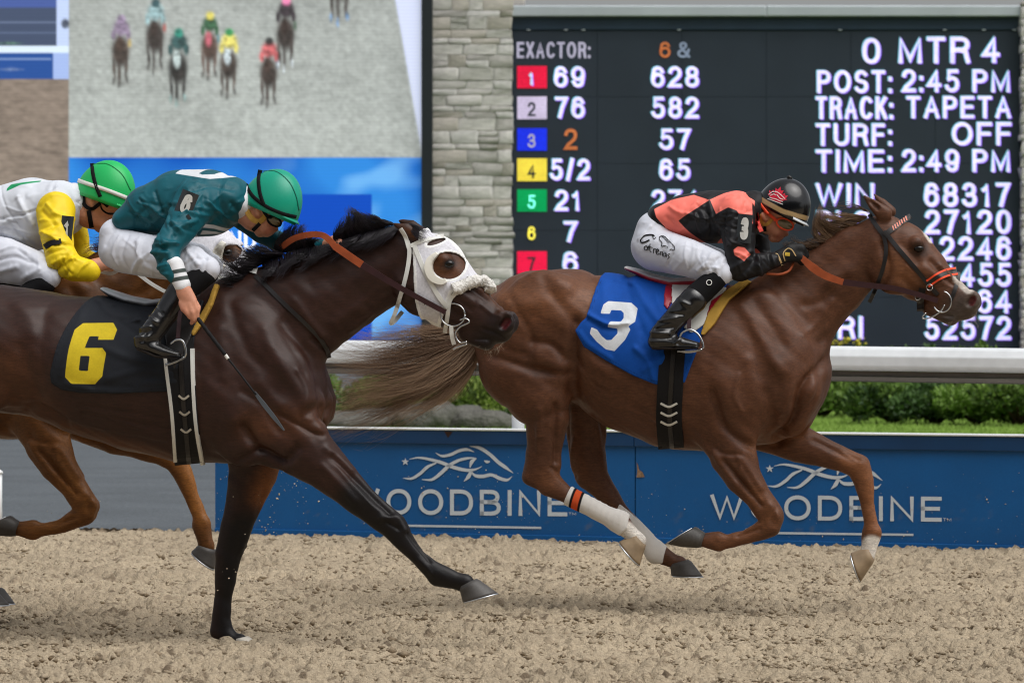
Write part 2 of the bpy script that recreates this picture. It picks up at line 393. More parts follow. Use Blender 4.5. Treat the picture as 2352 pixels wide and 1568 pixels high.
def glyphs(body, x0, x1, y0, y1, sw=.16, gap=.17):
    """-> list of (points, quads) in pixel space, strokes of width sw*height with mitred corners"""
    h = y1-y0; s = sw*h; W_ = [GLY[c][0] for c in body]; g = gap*(1 if len(body) > 1 else 0); adv = [w+g for w in W_]; tot = sum(adv)-g
    kx = (x1-x0)/tot; out = []; x = 0.; glyphs.ci = []
    for ci, (c, w) in enumerate(zip(body, W_)):
        for st in GLY[c][1]:
            p = np.array(st, float); ww = max(w*kx-s, 0.); p = np.stack([x0+x*kx+s/2+p[:, 0]*ww if w*kx > s*1.3 else np.full(len(p), x0+x*kx+w*kx/2), y1-s/2-p[:, 1]*(h-s)], 1)
            closed = np.hypot(*(p[0]-p[-1])) < 1e-3*h
            if not closed:
                e0 = p[0]-p[1]; e1 = p[-1]-p[-2]; p[0] += e0/np.hypot(*e0)*s*.5*(abs(e0[1]) > abs(e0[0])*2 or c in 'ETFLZ27' or True); p[-1] += e1/np.hypot(*e1)*s*.5
            d = np.diff(p, axis=0); d /= np.linalg.norm(d, axis=1)[:, None]+1e-9; n_ = np.stack([-d[:, 1], d[:, 0]], 1)
            n0 = np.vstack([n_[-1:] if closed else n_[:1], n_]); n1 = np.vstack([n_, n_[:1] if closed else n_[-1:]]); m = n0+n1; ml = (m**2).sum(1)[:, None]/2
            m = m/np.maximum(ml, .45); a = p+m*s/2; b = p-m*s/2; k = len(p)
            glyphs.ci.append(ci); out.append((np.concatenate([a, b]), [[i, i+1, k+i+1, k+i] for i in range(k-1)]))
        x += w+g
    return out
# ================================================================ the setting
def fenceY(X): return 26.28-.4376*X
M_SAND = pm('sand', lin('#ab9c85'), .95, .1, var=[(.9, .10, 4), (60, .16, 5), (260, .22, 3)], bump=[(300, .5, .004), (85, .9, .014)], masks=[('damp_shade', lin('#5f5142'), None)])
M_ASPH = pm('asphalt', lin('#585d61'), .9, .2, var=[(1.2, .12, 5), (22, .20, 3), (70, .30, 2)], bump=(120, .4, .006))
M_LAWN = pm('lawn', lin('#6f8a3c'), .9, .1, var=[(2.2, .18, 4), (30, .25, 4)], bump=(60, .6, .03))
def sheet(name, pts, z, mat):
    o = mk(name, [(x, y, z) for x, y in pts], [list(range(len(pts)))], mat, smooth=False); o['kind'] = 'structure'; return o
sheet('ground', [(-1500, -120), (1500, -120), (1500, 2600), (-1500, 2600)], -.06, M_ASPH)
sheet('track', [(-60, -5), (34, -5), (34, fenceY(34)), (-60, fenceY(-60))], -.034, M_SAND)
sheet('asphalt_path', [(-60, fenceY(-60)), (34, fenceY(34)), (34, 47), (5.5, 50.6), (-60, 52)], .0, M_ASPH)
sheet('lawn', [(-60, 52), (5.5, 50.6), (34, 47), (60, 67), (-60, 67)], .004, M_LAWN)
# loose sand, harrowed and kicked up: real relief
nr, ncl = 660, 620
yy = 1/np.linspace(1/15.3, 1/27.9, nr); ss = np.linspace(-1, 1, ncl)
YY, SS = np.meshgrid(yy, ss, indexing='ij'); XX = SS*(.130*YY+.75)
def tex(cell_m, seed, asp=1.0):
    n = 1024; g = .011; a = fnoise((n, n), (cell_m/g*asp, cell_m/g), seed); y = (YY/g) % (n-1); x = (XX/g) % (n-1); i = y.astype(int); j = x.astype(int); fy = y-i; fx = x-j; i2 = (i+1) % n; j2 = (j+1) % n
    return a[i, j]*(1-fy)*(1-fx)+a[i2, j]*fy*(1-fx)+a[i, j2]*(1-fy)*fx+a[i2, j2]*fy*fx
l1 = np.abs(tex(.040, 1)); l2 = np.abs(tex(.026, 2)); patch = np.clip(.95+.2*tex(.30, 8), .5, 1.4)
hz = (.0165*np.minimum(l1, 1.8)+.0125*np.minimum(l2, 1.8))*patch+.003*tex(.22, 3)+.0022*tex(.016, 4)-.012
hz += .004*np.clip(tex(.11, 12)-.3, -1, 1.2)+.004*np.clip(np.abs(tex(.13, 13))-1.1, 0, 1)      # hoof-churned hollows and rims
hz -= hz.mean()+.002; hd = np.hypot(XX+1.165, (YY-18.06)*1.0); hz += .016*np.exp(-((hd-.12)/.05)**2)-.015*np.exp(-(hd/.09)**2)      # sand pushed up round the planted hoof
hz += .02*np.exp(-((fenceY(XX)-YY)/.25)**2)      # sand piled against the boards
damp_shade = .07*np.clip(tex(.5, 9), 0, 1)+np.clip((tex(.034, 5)+.35*tex(.02, 7)-1.1)*1.4, 0, .75)*np.clip(.75+.6*tex(.4, 6), .15, 1)  # lump-scale darks paint in the shaded sides of lumps as well as moisture
damp_shade = np.maximum(damp_shade, .75*np.clip(1-(fenceY(XX)-YY)/.12, 0, 1))  # darker strip along the foot of the boards
YY = np.minimum(YY, fenceY(XX)-.02)
I = np.arange(nr*ncl).reshape(nr, ncl); Q = np.stack([I[:-1, :-1], I[:-1, 1:], I[1:, 1:], I[1:, :-1]], -1).reshape(-1, 4)
o = mk('sand_surface', np.stack([XX, YY, hz], -1).reshape(-1, 3), Q, M_SAND, attrs={'damp_shade': damp_shade.ravel()}); o['kind'] = 'structure'
GH = lambda X, Y: 0.0
def lumps(n, posf, sizef, seed):
    r = np.random.default_rng(seed); t = (1+5**.5)/2
    iv = np.array([(-1,t,0),(1,t,0),(-1,-t,0),(1,-t,0),(0,-1,t),(0,1,t),(0,-1,-t),(0,1,-t),(t,0,-1),(t,0,1),(-t,0,-1),(-t,0,1)])/1.9
    jf = np.array([(0,11,5),(0,5,1),(0,1,7),(0,7,10),(0,10,11),(1,5,9),(5,11,4),(11,10,2),(10,7,6),(7,1,8),(3,9,4),(3,4,2),(3,2,6),(3,6,8),(3,8,9),(4,9,5),(2,4,11),(6,2,10),(8,6,7),(9,8,1)])
    p = posf(r, n); s = sizef(r, n)
    v = (iv[None]*(1+.35*r.standard_normal((n, 12, 1)))*s[:, None, None]*r.uniform(.6, 1.2, (n, 1, 3))+p[:, None]).reshape(-1, 3)
    return v, (jf[None]+np.arange(n)[:, None, None]*12).reshape(-1, 3)
def crumbs(n, seed):
    """loose crumbs of the track surface: small irregular octahedra lying in the sand"""
    r = np.random.default_rng(seed); Y = 1/(1/15.6+r.random(n)*(1/27.2-1/15.6)); X_ = (r.random(n)*2-1)*(.125*Y+.5); Y = np.minimum(Y, fenceY(X_)-.08)
    s_ = .0045+.013*r.random(n)**2.6; o8 = np.array([(1,0,0),(-1,0,0),(0,1,0),(0,-1,0),(0,0,1),(0,0,-1)], float); f8 = np.array([(0,2,4),(2,1,4),(1,3,4),(3,0,4),(2,0,5),(1,2,5),(3,1,5),(0,3,5)])
    a = r.random(n)*6.3; v = o8[None]*(1+.35*r.standard_normal((n, 6, 1)))*s_[:, None, None]*np.stack([r.uniform(.9, 1.7, n), r.uniform(.8, 1.3, n), r.uniform(.55, .95, n)], 1)[:, None]
    ca, sa = np.cos(a)[:, None], np.sin(a)[:, None]; v = np.stack([v[..., 0]*ca-v[..., 1]*sa, v[..., 0]*sa+v[..., 1]*ca, v[..., 2]], -1)
    z = -.002+.012*r.random(n); v = v+np.stack([X_, Y, z], 1)[:, None]; return v.reshape(-1, 3), (f8[None]+np.arange(n)[:, None, None]*6).reshape(-1, 3), np.repeat(np.clip(r.normal(.32, .3, n), 0, 1), 6)
v, f, tn = crumbs(19000, 21)
o = mk('sand_clods', v, f, pm('crumbled footing', lin('#aa9c86'), .95, .1, masks=[('tone', lin('#73634f'), None)], var=[(200, .2, 2)]), smooth=False, attrs={'tone': tn}); tag(o, 'small crumbs of sand scattered over the loose racing track', 'sand', kind='stuff')
def fpos(r, n):
    c = np.array([(640, 1180, 18.4), (620, 1200, 18.2), (1480, 1240, 20.2), (150, 1230, 19.2), (560, 1330, 18.0), (1120, 1130, 20.5), (700, 1100, 18.6)])
    k = r.integers(0, len(c), n); return np.array([P(c[i, 0]+r.normal()*60, c[i, 1]+r.normal()*55, c[i, 2]+r.normal()*.25) for i in k])
v, f = lumps(260, fpos, lambda r, n: .0012+.0045*r.random(n)**3, 22); ok = v.reshape(-1, 12, 3)[:, :, 2].min(1) > .02
v = v.reshape(-1, 12, 3)[ok].reshape(-1, 3); f = f[:20*int(ok.sum())]
o = mk('flying_sand', v, f, pm('flying sand', lin('#cfc2ae'), .95, .1), smooth=False); tag(o, 'flecks of sand thrown up in the air by the hooves', 'sand', kind='stuff')

# ---------------------------------------------------------------- advertising boards along the inside of the track
def board_frame(x0):      # local x along the boards, y away from the track
    t = math.atan(-.4376); return t
FT = math.atan(-.4376); FD = np.array((math.cos(FT), math.sin(FT))); FN = np.array((-math.sin(FT), math.cos(FT)))
def fpx(px):               # distance along the boards where a picture column meets their face
    a = (px-CX)/F; Y = 26.28/(1+.4376*a); return (a*Y-0)/FD[0], np.array((a*Y, Y))
S0, _ = fpx(497); S1, _ = fpx(1462)
FW = S1-S0
def fl(s, out, z):          # boards' own coordinates -> world
    o = np.array((0, 26.28))+FD*s-FN*out; return (o[0], o[1], z)
M_BLUE = pm('blue board paint', lin('#05548f'), .42, .4, var=[(3, .07, 4), (90, .05, 3)], bump=(14, .06, .01), masks=[('grime', lin('#6d6a60'), None)])
M_BLUE2 = pm('blue trim paint', lin('#06375f'), .45, .4, var=[(4, .12, 4)])
M_WHT = pm('white rail paint', lin('#e6e9ea'), .4, .5, var=[(5, .05, 4)])
M_LOGO = pm('pale print', lin('#c3cbd0'), .55, .3, var=[(30, .04, 2)])
tf = bpy.data.objects.new('advertising_boards', None); COL.objects.link(tf); tf.location = fl(S0, 0, 0)
tag(tf, 'low blue boards with pale horse emblem and lettering along the inside of the track', 'boards')
ORG = np.array(fl(S0, 0, 0))
def fbox(name, s0, s1, o0, o1, z0, z1, mat, par=None, bev=.004, org=ORG):
    v = [fl(s, o, z) for z in (z0, z1) for s, o in ((s0, o1), (s1, o1), (s1, o0), (s0, o0))]
    f = [[0, 3, 2, 1], [4, 5, 6, 7], [0, 1, 5, 4], [1, 2, 6, 5], [2, 3, 7, 6], [3, 0, 4, 7]]
    o = mk(name, v, f, mat, par or tf, False, origin=org); bevel(o, bev); return o
def fpanel(s0, s1):         # face sheet with spatter of dried sand near the ground
    nx, nz = 120, 40; s = np.linspace(s0, s1, nx); z = np.linspace(-.03, .645, nz); Sg, Zg = np.meshgrid(s, z, indexing='ij')
    bulge = .004*np.sin(Sg*2.3+1)*np.sin(Zg*4)
    front = np.array([fl(a, .02+b, c) for a, b, c in zip(Sg.ravel(), bulge.ravel(), Zg.ravel())]); back = front+np.array((*(FN*.05), 0))
    v = np.concatenate([front, back]); I = np.arange(nx*nz).reshape(nx, nz)
    q = np.stack([I[:-1, :-1], I[1:, :-1], I[1:, 1:], I[:-1, 1:]], -1).reshape(-1, 4); q = np.concatenate([q, q[:, ::-1]+nx*nz])
    g = .35*np.clip(fnoise((nx, nz), (1.2, 1.2), 31)-1.7, 0, 1)*np.clip(1.1-Zg/.40, 0, 1)+.45*np.clip(1-(Zg+.01)/.05, 0, 1)
    return mk('board_panel', v, q, M_BLUE, tf, attrs={'grime': np.clip(g, 0, .8).ravel().tolist()*2}, origin=ORG)
for k in range(3):
    a, b = S0+k*FW, S0+(k+1)*FW
    fpanel(a+.003, b-.003)
    fbox('top_board', a+.002, b-.002, .0, .045, .60, .685, M_BLUE2)
    fbox('kick_board', a+.002, b-.002, .0, .032, -.03, .045, M_BLUE)
    fbox('cap', a, b, -.10, .055, .687, .699, M_WHT)
    for q in (.12, .5, .88): fbox('brace', a+FW*q-.03, a+FW*q+.03, -.10, -.035, -.03, .68, M_BLUE2)
def fpt(px, py, out=.0255):    # where a picture point lies on the panel face (set proud of it)
    a = (px-CX)/F; n = FN; # plane through origin+(-FN*out)
    o = np.array((0, 26.28))-FN*out; s = (o@n)/(a*n[0]+n[1]); return np.array((a*s, s, CH-(py-HY)*s/F))
def fmark(name, polys, z=.0255):
    V = []; Fc = []; o = 0
    for pts, faces in polys:
        V += [fpt(x, y, z) for x, y in pts]; Fc += [[i+o for i in q] for q in faces]; o += len(pts)
    return mk(name, np.array(V), Fc, M_LOGO, tf, False, origin=ORG)
def swash(line, wd, n=26):
    c = smoothline(line, n); T = np.gradient(c, axis=0); T /= np.linalg.norm(T, axis=1)[:, None]; N = np.stack([-T[:, 1], T[:, 0]], 1)
    w = np.interp(np.linspace(0, 1, n), np.linspace(0, 1, len(wd)), wd)/2
    pts = np.concatenate([c+N*w[:, None], c-N*w[:, None]]); return pts, [[i, i+1, n+i+1, n+i] for i in range(n-1)]
def star(x, y, r):
    p = [(x+(r if i % 2 == 0 else r*.42)*math.sin(i*math.pi/5), y-(r if i % 2 == 0 else r*.42)*math.cos(i*math.pi/5)) for i in range(10)]+[(x, y)]
    return p, [[i, (i+1) % 10, 10] for i in range(10)]
EMB = [([(926,1098),(950,1092),(975,1068),(1010,1054),(1040,1062),(1075,1076)], [1,7,7,7,6,1]),]
def emblem(dx, dy, k):
    t = lambda L: [((x-930)*k+930+dx, (y-1060)*k+1060+dy) for x, y in L]
    z = lambda zx, zy: (392+.33333*zx, 980+.33333*zy)
    L = [([(1645,222),(1720,212),(1850,240),(1950,278),(2040,298),(2100,292),(2145,272)], [1,5,7,8,8,7,1]),
         ([(1600,352),(1660,355),(1720,320),(1770,275),(1830,248)], [1,6,7,7,3]),
         ([(1730,362),(1800,362),(1860,320),(1920,265),(1990,228),(2060,214),(2105,214)], [1,6,8,8,7,6,1]),
         ([(1825,178),(1870,200),(1930,190),(1985,165),(2040,155),(2092,172)], [1,6,7,7,7,1]),
         ([(2060,132),(2130,145),(2200,190),(2260,245),(2310,280),(2360,318)], [1,8,8,8,8,1]),
         ([(2105,214),(2075,240),(2062,280)], [4,9,2]),
         ([(2020,375),(2050,345),(2072,305)], [1,9,7]),
         ([(2072,310),(2100,335),(2150,340),(2210,330),(2270,355),(2320,365),(2352,340)], [3,8,8,7,8,7,1]),
         ([(2160,232),(2180,240),(2200,238)], [2,7,3])]
    out = [swash(t([z(*q) for q in l]), [a*k for a in w]) for l, w in L]
    out.append(star(t([(931, 1060)])[0][0], t([(931, 1060)])[0][1], 9*k)); return out
def words(body, x0, x1, y0, y1, slope=0., thick=.012):
    return [([(p[0], p[1]+slope*(p[0]-x0)) for p in pts], fa) for pts, fa in glyphs(body, x0, x1, y0, y1, .155, .2)]
fmark('horse_emblem', emblem(0, 0, 1.0)); fmark('horse_emblem', emblem(837, 16, 1.045))
fmark('lettering', words('WOODBINE', 800, 1303, 1121, 1180, .010)); fmark('lettering', words('WOODBINE', 1632, 2163, 1135, 1192, .010))
fmark('lettering', words('TM', 1306, 1323, 1176, 1182)); fmark('lettering', words('TM', 2166, 2185, 1189, 1196))
fmark('underline', [([(936, 1204), (1243, 1209), (1243, 1214), (936, 1209)], [[0, 1, 2, 3]])]); fmark('underline', [([(1785, 1221), (2098, 1225), (2098, 1230), (1785, 1226)], [[0, 1, 2, 3]])])
M_SCUFF = pm('dried mud', lin('#8a7058'), .95, .1, var=(60, .3, 3))
def scuff(pts): mk('mud_mark', np.array([fpt(x, y, .0262) for x, y in pts]), [list(range(len(pts)))], M_SCUFF, tf, False, origin=ORG)
scuff([(1462, 1060), (1466, 1068), (1468, 1078), (1476, 1084), (1481, 1095), (1462, 1096), (1464, 1080)])
scuff([(676, 1216), (730, 1218), (730, 1221), (676, 1219)])
# flakes where the trim paint is chipped (dark)
mk('mud_mark', np.array([fpt(x, y, .047) for x, y in [(1020, 990), (1040, 991), (1029, 1005)]]), [[0, 1, 2]], pm('chipped paint', lin('#35251d'), .9, .2), tf, False, origin=ORG)

def wpos(r, n):
    s_ = S0+r.random(n)**1.3*FW*2.4; z_ = .03+.45*r.random(n)**1.8; return np.array([fl(a, .026, b) for a, b in zip(s_, z_)])
v, f = lumps(420, wpos, lambda r, n: .0014+.0042*r.random(n)**3, 77); o = mk('dried_spatter', v, f, pm('dried sand spatter', lin('#b9ab98'), .95, .1), tf, False, origin=ORG); o['kind'] = 'stuff'

# ---------------------------------------------------------------- white running rail on posts behind the boards
tr = bpy.data.objects.new('running_rail', None); COL.objects.link(tr); RO = np.array(fl(S0+1, -.25, 0)); tr.location = RO
tag(tr, 'white plastic running rail on posts above the blue boards', 'rail')
def railpt(px, py):
    a = (px-CX)/F; o = np.array((0, 26.28))+FN*.25; s = (o@FN)/(a*FN[0]+FN[1]); return np.array((a*s, s, CH-(py-HY)*s/F))
pa, pb = railpt(560, 778), railpt(2352, 799.5); dd = (pb-pa)
prof = [(.0, 0), (.035, -.003), (.06, -.016), (.075, -.04), (.088, -.06), (.088, -.118), (.078, -.135), (.05, -.146), (.0, -.150), (-.05, -.15), (-.06, -.03)]
ends = [pa-dd*.0, pa+dd*.5, pa+dd*1.35]; V = []; Fc = []
for e in ends:
    for (o_, z_) in prof: V.append(e+np.array((*(-FN*o_), z_)))
k = len(prof)
for i in range(2):
    for j in range(k): Fc.append([i*k+j, i*k+(j+1) % k, (i+1)*k+(j+1) % k, (i+1)*k+j])
Fc += [list(range(k))[::-1], [2*k+j for j in range(k)]]
M_WHT2 = pm('weathered white rail', lin('#dfe3e6'), .42, .5, var=[(1.5, .06, 4), (12, .05, 4)], bump=(5, .05, .01))
o = mk('rail', np.array(V), Fc, M_WHT2, tr, False, origin=RO); bevel(o, .006, 3)
M_UND = pm('shade-toned aluminium channel', lin('#6f6a64'), .6, .4, var=(6, .12, 3))  # grey-brown metal, colour darkened for the shaded recess under the rail
def strip(nm, p0, mat):
    V = [e+np.array((*(-FN*o_), z_)) for e in ends for (o_, z_) in p0]; k = len(p0); Fc = [[i*k+j, i*k+(j+1) % k, (i+1)*k+(j+1) % k, (i+1)*k+j] for i in range(2) for j in range(k)]+[list(range(k))[::-1], [2*k+j for j in range(k)]]
    bevel(mk(nm, np.array(V), Fc, mat, tr, False, origin=RO), .003)
strip('under_channel', [(.015, -.151), (.015, -.182), (-.03, -.182), (-.03, -.151)], M_UND); strip('lower_lip', [(.050, -.183), (.050, -.207), (.035, -.214), (-.02, -.214), (-.02, -.183)], M_UND)
def post(px, w=.04, z1=1.05, par=tr, org=RO, off=.28, name='post'):
    a = (px-CX)/F; oo = np.array((0, 26.28))+FN*off; s = (oo@FN)/(a*FN[0]+FN[1]); x, y = a*s, s
    v, f = tube([(x, y, -.03), (x, y, .5), (x, y, z1)], w, 14); return mk(name, v, f, M_WHT, par, True, origin=org)
post(1190); post(2480); post(640)
# end post of the next run of rail at the left
tp = bpy.data.objects.new('gap_post', None); COL.objects.link(tp); PO = np.array((-3.337, 27.45, 0)); tp.location = PO
tag(tp, 'white post at the gap in the boards, at the left edge', 'post')
v, f = tube([(-3.337, 27.45, 0), (-3.337, 27.45, .2), (-3.337, 27.45, .38)], .030, 12); mk('shaft', v, f, M_WHT, tp, origin=PO)
v, f = tube([(-3.337, 27.45, .38), (-3.337, 27.45, .392), (-3.337, 27.45, .405)], [.036, .036, .02], 12); mk('cap', v, f, M_WHT, tp, origin=PO)

# ---------------------------------------------------------------- grandstand, out of view behind the photographer, added to block low sky light
gm = pm('unseen dark stand glass', lin('#3a4046'), .5, .4, var=(.2, .1, 2)); gv = []
for k in range(5): gv.append(box((-90, -39-9*k, k*4.2), (90, -30-9*k, k*4.2+4.0)))
gv.append(box((-90, -78, 21), (90, -30, 22.2)))
v, f = merge(gv); o = mk('unseen_grandstand', v, f, gm, None, False); o['kind'] = 'structure'
# ---------------------------------------------------------------- tote board
BT = .136; BXC = (1760-CX)*70/F
def SB(px, py, out=0.):
    a = (px-CX)/F; Y = (70-out+BT*BXC)/(1+BT*a); return np.array((a*Y, Y, CH-(py-HY)*Y/F))
def sbx(name, x0, x1, y0, y1, o0, o1, mat, par, org, bev=.01):
    v = [SB(x, y, o) for y in (y1, y0) for x, o in ((x0, o1), (x1, o1), (x1, o0), (x0, o0))]
    f = [[0, 3, 2, 1], [4, 5, 6, 7], [0, 1, 5, 4], [1, 2, 6, 5], [2, 3, 7, 6], [3, 0, 4, 7]]
    o = mk(name, v, f, mat, par, False, origin=org); bevel(o, bev); return o
tb = bpy.data.objects.new('tote_board', None); COL.objects.link(tb); TO = SB(1760, 900); TO[2] = 0; tb.location = TO
tag(tb, 'dark electronic tote board with white odds and pool totals behind the leading horse', 'scoreboard')
M_PANEL = pm('board black', lin('#2f3843'), .65, .3, var=[(1.2, .08, 3)], bump=(90, .08, .01))
M_ALU = pm('brushed aluminium', lin('#c0c8cd'), .45, .5, metal=.3, var=(1.5, .06, 3))
M_NAVY = pm('navy fascia', lin('#27394a'), .5, .4, var=(2, .1, 3))
sbx('cabinet', 1172, 2346, 40, 838, -.9, -.05, M_NAVY, tb, TO)
# modules of the display, each its own panel
xs = np.linspace(1178, 2342, 7); ys = np.linspace(70, 836, 6)
for i in range(6):
    for j in range(5): sbx('display_module', xs[i]+.3, xs[i+1]-.3, ys[j]+.3, ys[j+1]-.3, -.05, .0, M_PANEL, tb, TO, .004)
sbx('fascia', 1173, 2346, 40, 69, -.05, .03, M_NAVY, tb, TO)
for a, b in ((1168, 1760), (1760.5, 2352)): sbx('cap', a, b, 13, 38, -.95, .16, M_ALU, tb, TO, .02); 
sbx('cap_lip', 1170, 2350, 38, 42, -.05, .10, pm('dark lip', lin('#4a5153'), .6, .3), tb, TO)
def led(name, c, s=1.0):
    m = pm(name, c, .5, .2, emit=s, var=[(3, .08, 1), (40, .10, 1)]); n = m.node_tree.nodes; L = m.node_tree.links; b = n['Principled BSDF']
    wv = n.new('ShaderNodeTexWave'); wv.wave_type = 'BANDS'; wv.bands_direction = 'Z'; wv.inputs['Scale'].default_value = 6.2; tc = n.new('ShaderNodeTexCoord'); L.new(tc.outputs['Object'], wv.inputs['Vector'])
    mr = n.new('ShaderNodeMapRange'); mr.inputs['To Min'].default_value = s*.78; mr.inputs['To Max'].default_value = s*1.08; L.new(wv.outputs['Fac'], mr.inputs['Value']); L.new(mr.outputs[0], b.inputs['Emission Strength']); return m
M_TXT = led('lit white diodes', (.50, .46, .66)); M_DIM = led('dim white diodes', (.24, .23, .30)); M_ORG = led('lit orange diodes', (.30, .09, .03))
M_VIO = led('violet diodes', (.20, .10, .62)); M_CYA = led('cyan diodes', (.10, .34, .42)); M_YEL = led('lit yellow diodes', (.60, .52, .06)); M_GRY = led('grey diodes', (.12, .15, .2))
CH_C = {'1': (.72, .01, .05), '2': (.55, .48, .66), '3': (.01, .03, .75), '4': (.78, .62, .06), '5': (.0, .30, .08), '7': (.80, .01, .06)}
def brd(body, x0, x1, y0, y1, mat, thick=.018, out=.012):
    G = glyphs(body, x0, x1, y0, y1, .155); ci = list(glyphs.ci)
    for c in sorted(set(ci)):      # every character its own part
        V = []; Fc = []
        for k, (pts, fa) in enumerate([g for g, q in zip(G, ci) if q == c]): Fc += [[i+len(V) for i in q] for q in fa]; V += [SB(p[0], p[1], out+.003*(k % 3)) for p in pts]
        o = mk('lettering', np.array(V), Fc, mat, tb, False, origin=TO)
        if mat is M_TXT:      # red, green and blue diodes sit side by side, so each letter carries a violet and a cyan fringe
            for k, (dx, dy, mm) in enumerate(((2.2, 1.6, M_VIO), (-2.0, -1.2, M_CYA))):
                fo = mk('diode_fringe', np.array([p+np.array((dx*70/F, .006+.002*k, -dy*70/F)) for p in V]), Fc, mm, o, False); fo.location = -TO
brd('EXACTOR:', 1187, 1355, 97, 134, M_DIM, .008); brd('6', 1515, 1540, 97, 133, M_ORG); brd('&', 1556, 1585, 97, 133, M_GRY)
rows = [('1', 152, 203, '69', 1273, 1343, '628', 1496, 1605), ('2', 222, 274, '76', 1275, 1343, '582', 1497, 1605), ('3', 295, 346, '2', 1296, 1326, '57', 1515, 1586),
        ('4', 364, 416, '5/2', 1264, 1355, '65', 1515, 1585), ('5', 435, 486, '21', 1275, 1335, '274', 1497, 1605), ('6', 507, 558, '7', 1295, 1326, None, 0, 0), ('7', 577, 629, '6', 1293, 1327, None, 0, 0)]
for d, y0, y1, t1, a0, a1, t2, b0, b1 in rows:
    if d in CH_C:
        v = np.array([SB(x, y, .010) for x, y in ((1188, y1), (1256, y1), (1256, y0), (1188, y0))]); mk('number_tile', v, [[0, 1, 2, 3]], led('tile '+d, tuple(.72*c for c in CH_C[d]), .8), tb, False, origin=TO)
    cx = 1221; brd(d, cx-(5 if d == '1' else 9), cx+(5 if d == '1' else 9), y0+13, y1-7, {'1': M_TXT, '2': M_PANEL, '3': M_DIM, '4': M_PANEL, '5': led('mint diodes', (.15, .75, .6)), '6': M_YEL, '7': M_PANEL}[d], .01, .022)
    brd(t1, a0, a1, y0+1, y1-2, M_ORG if d == '3' else M_TXT)
    if t2: brd(t2, b0, b1, y0+1, y1-2, M_TXT)
for t, x0, x1, y0, y1 in [('0', 1981, 2022, 88, 147), ('MTR', 2064, 2228, 85, 146), ('4', 2256, 2296, 84, 145), ('POST:', 1877, 2048, 162, 214), ('2:45 PM', 2072, 2320, 160, 212),
        ('TRACK:', 1874, 2050, 222, 274), ('TAPETA', 2082, 2322, 221, 272), ('TURF:', 1874, 2048, 284, 335), ('OFF', 2187, 2323, 281, 334), ('TIME:', 1874, 2048, 344, 396), ('2:49 PM', 2072, 2320, 343, 395),
        ('WIN', 1874, 2008, 421, 474), ('68317', 2123, 2320, 420, 475), ('PLC', 1876, 2000, 484, 536), ('27120', 2125, 2322, 482, 537), ('12246', 2125, 2322, 543, 598), ('1455', 2172, 2322, 604, 658), ('64', 2245, 2322, 665, 719),
        ('TRI', 1879, 1981, 726, 778), ('52572', 2125, 2322, 726, 780)]: brd(t, x0, x1, y0, y1, M_TXT)
for x in (1214, 1300, 1340, 1560, 1930, 2170, 2260, 2330): sbx('clip', x-4, x+4, 68, 70.5, .0, .035, M_ALU, tb, TO, .002)

# ---------------------------------------------------------------- stone pillars
M_STONE = [pm('field stone %d' % i, lin(h), .9, .2, var=[(5, .12, 4), (40, .14, 4)], bump=[(18, .7, .02), (90, .4, .006)]) for i, h in enumerate(('#c6c3be', '#cdcac5', '#bcb8b4', '#c4bdb5', '#cbc9c5'))]
M_MORT = pm('mortar', lin('#bab8b5'), .95, .1, var=[(20, .15, 4)], bump=(60, .5, .006))
def stonemesh(seed):
    r = random.Random(seed); v, f = box((-.5, -.5, -.5), (.5, .5, .5)); 
    v = [(x+r.uniform(-.05, .05), y, z+r.uniform(-.05, .05)) for x, y, z in v]; me = bpy.data.meshes.new('stone'); me.from_pydata(v, [], f)
    import bmesh
    bm = bmesh.new(); bm.from_mesh(me); bmesh.ops.bevel(bm, geom=bm.edges[:], offset=.075, segments=2, affect='EDGES', profile=.6)
    for q in bm.verts: q.co += Vector((r.uniform(-.02, .02), r.uniform(-.035, .035), r.uniform(-.02, .02)))
    bm.to_mesh(me); bm.free(); me.polygons.foreach_set('use_smooth', [True]*len(me.polygons)); return me
SM = []
for i in range(14): me = stonemesh(i+50); me.materials.append(M_STONE[i % 5]); SM.append(me)
def pillar(label, xa, xb, Y, depth, ztop, seed, zlo=0.):
    r = random.Random(seed); t = bpy.data.objects.new('stone_pillar', None); COL.objects.link(t); t.location = ((xa+xb)/2, Y, 0); tag(t, label, 'pillar', None)
    v, f = box((xa+.05, Y-.055, 0), (xb-.05, Y+depth, ztop-.03)); mk('core', v, f, M_MORT, t, False, origin=t.location)
    z = 0.
    while z < ztop:
        h = r.choice((.10, .12, .14, .17, .21)); h = min(h, ztop-z) if ztop-z > .07 else ztop-z+.01
        x = xa-r.uniform(0, .02)
        while x < xb-.02:
            w = r.uniform(.22, .62); 
            if xb-(x+w) < .16: w = xb-x+r.uniform(-.01, .02)
            s = bpy.data.objects.new('stone', r.choice(SM)); COL.objects.link(s); s.parent = t
            sub = h > .17 and r.random() < .4 and w < .45
            hh = [h] if not sub else [h*.55, h*.45]; zz = z
            for g in hh:
                if g is not hh[0]: s = bpy.data.objects.new('stone', r.choice(SM)); COL.objects.link(s); s.parent = t
                s.location = (x+w/2-(xa+xb)/2, .07+r.uniform(-.006, .006), zz+g/2); s.scale = (w-.004, .28, g-.003); zz += g
            x += w
        z += h
    return t
X = lambda px, Y: (px-CX)*Y/F
pillar('grey fieldstone pillar between the video screen and the tote board', X(988, 69.0), X(1176, 69.0), 69.0, 1.6, 7.4, 3)
pillar('stone pillar standing at the right end of the tote board', X(2346, 69.2), X(2346, 69.2)+1.2, 69.2, 1.4, 6.6, 5)
pillar('stone chimney rising above the tote board cap beside the front pillar', X(1150, 71.6), X(1205, 71.6), 71.6, 1.0, 7.6, 9)

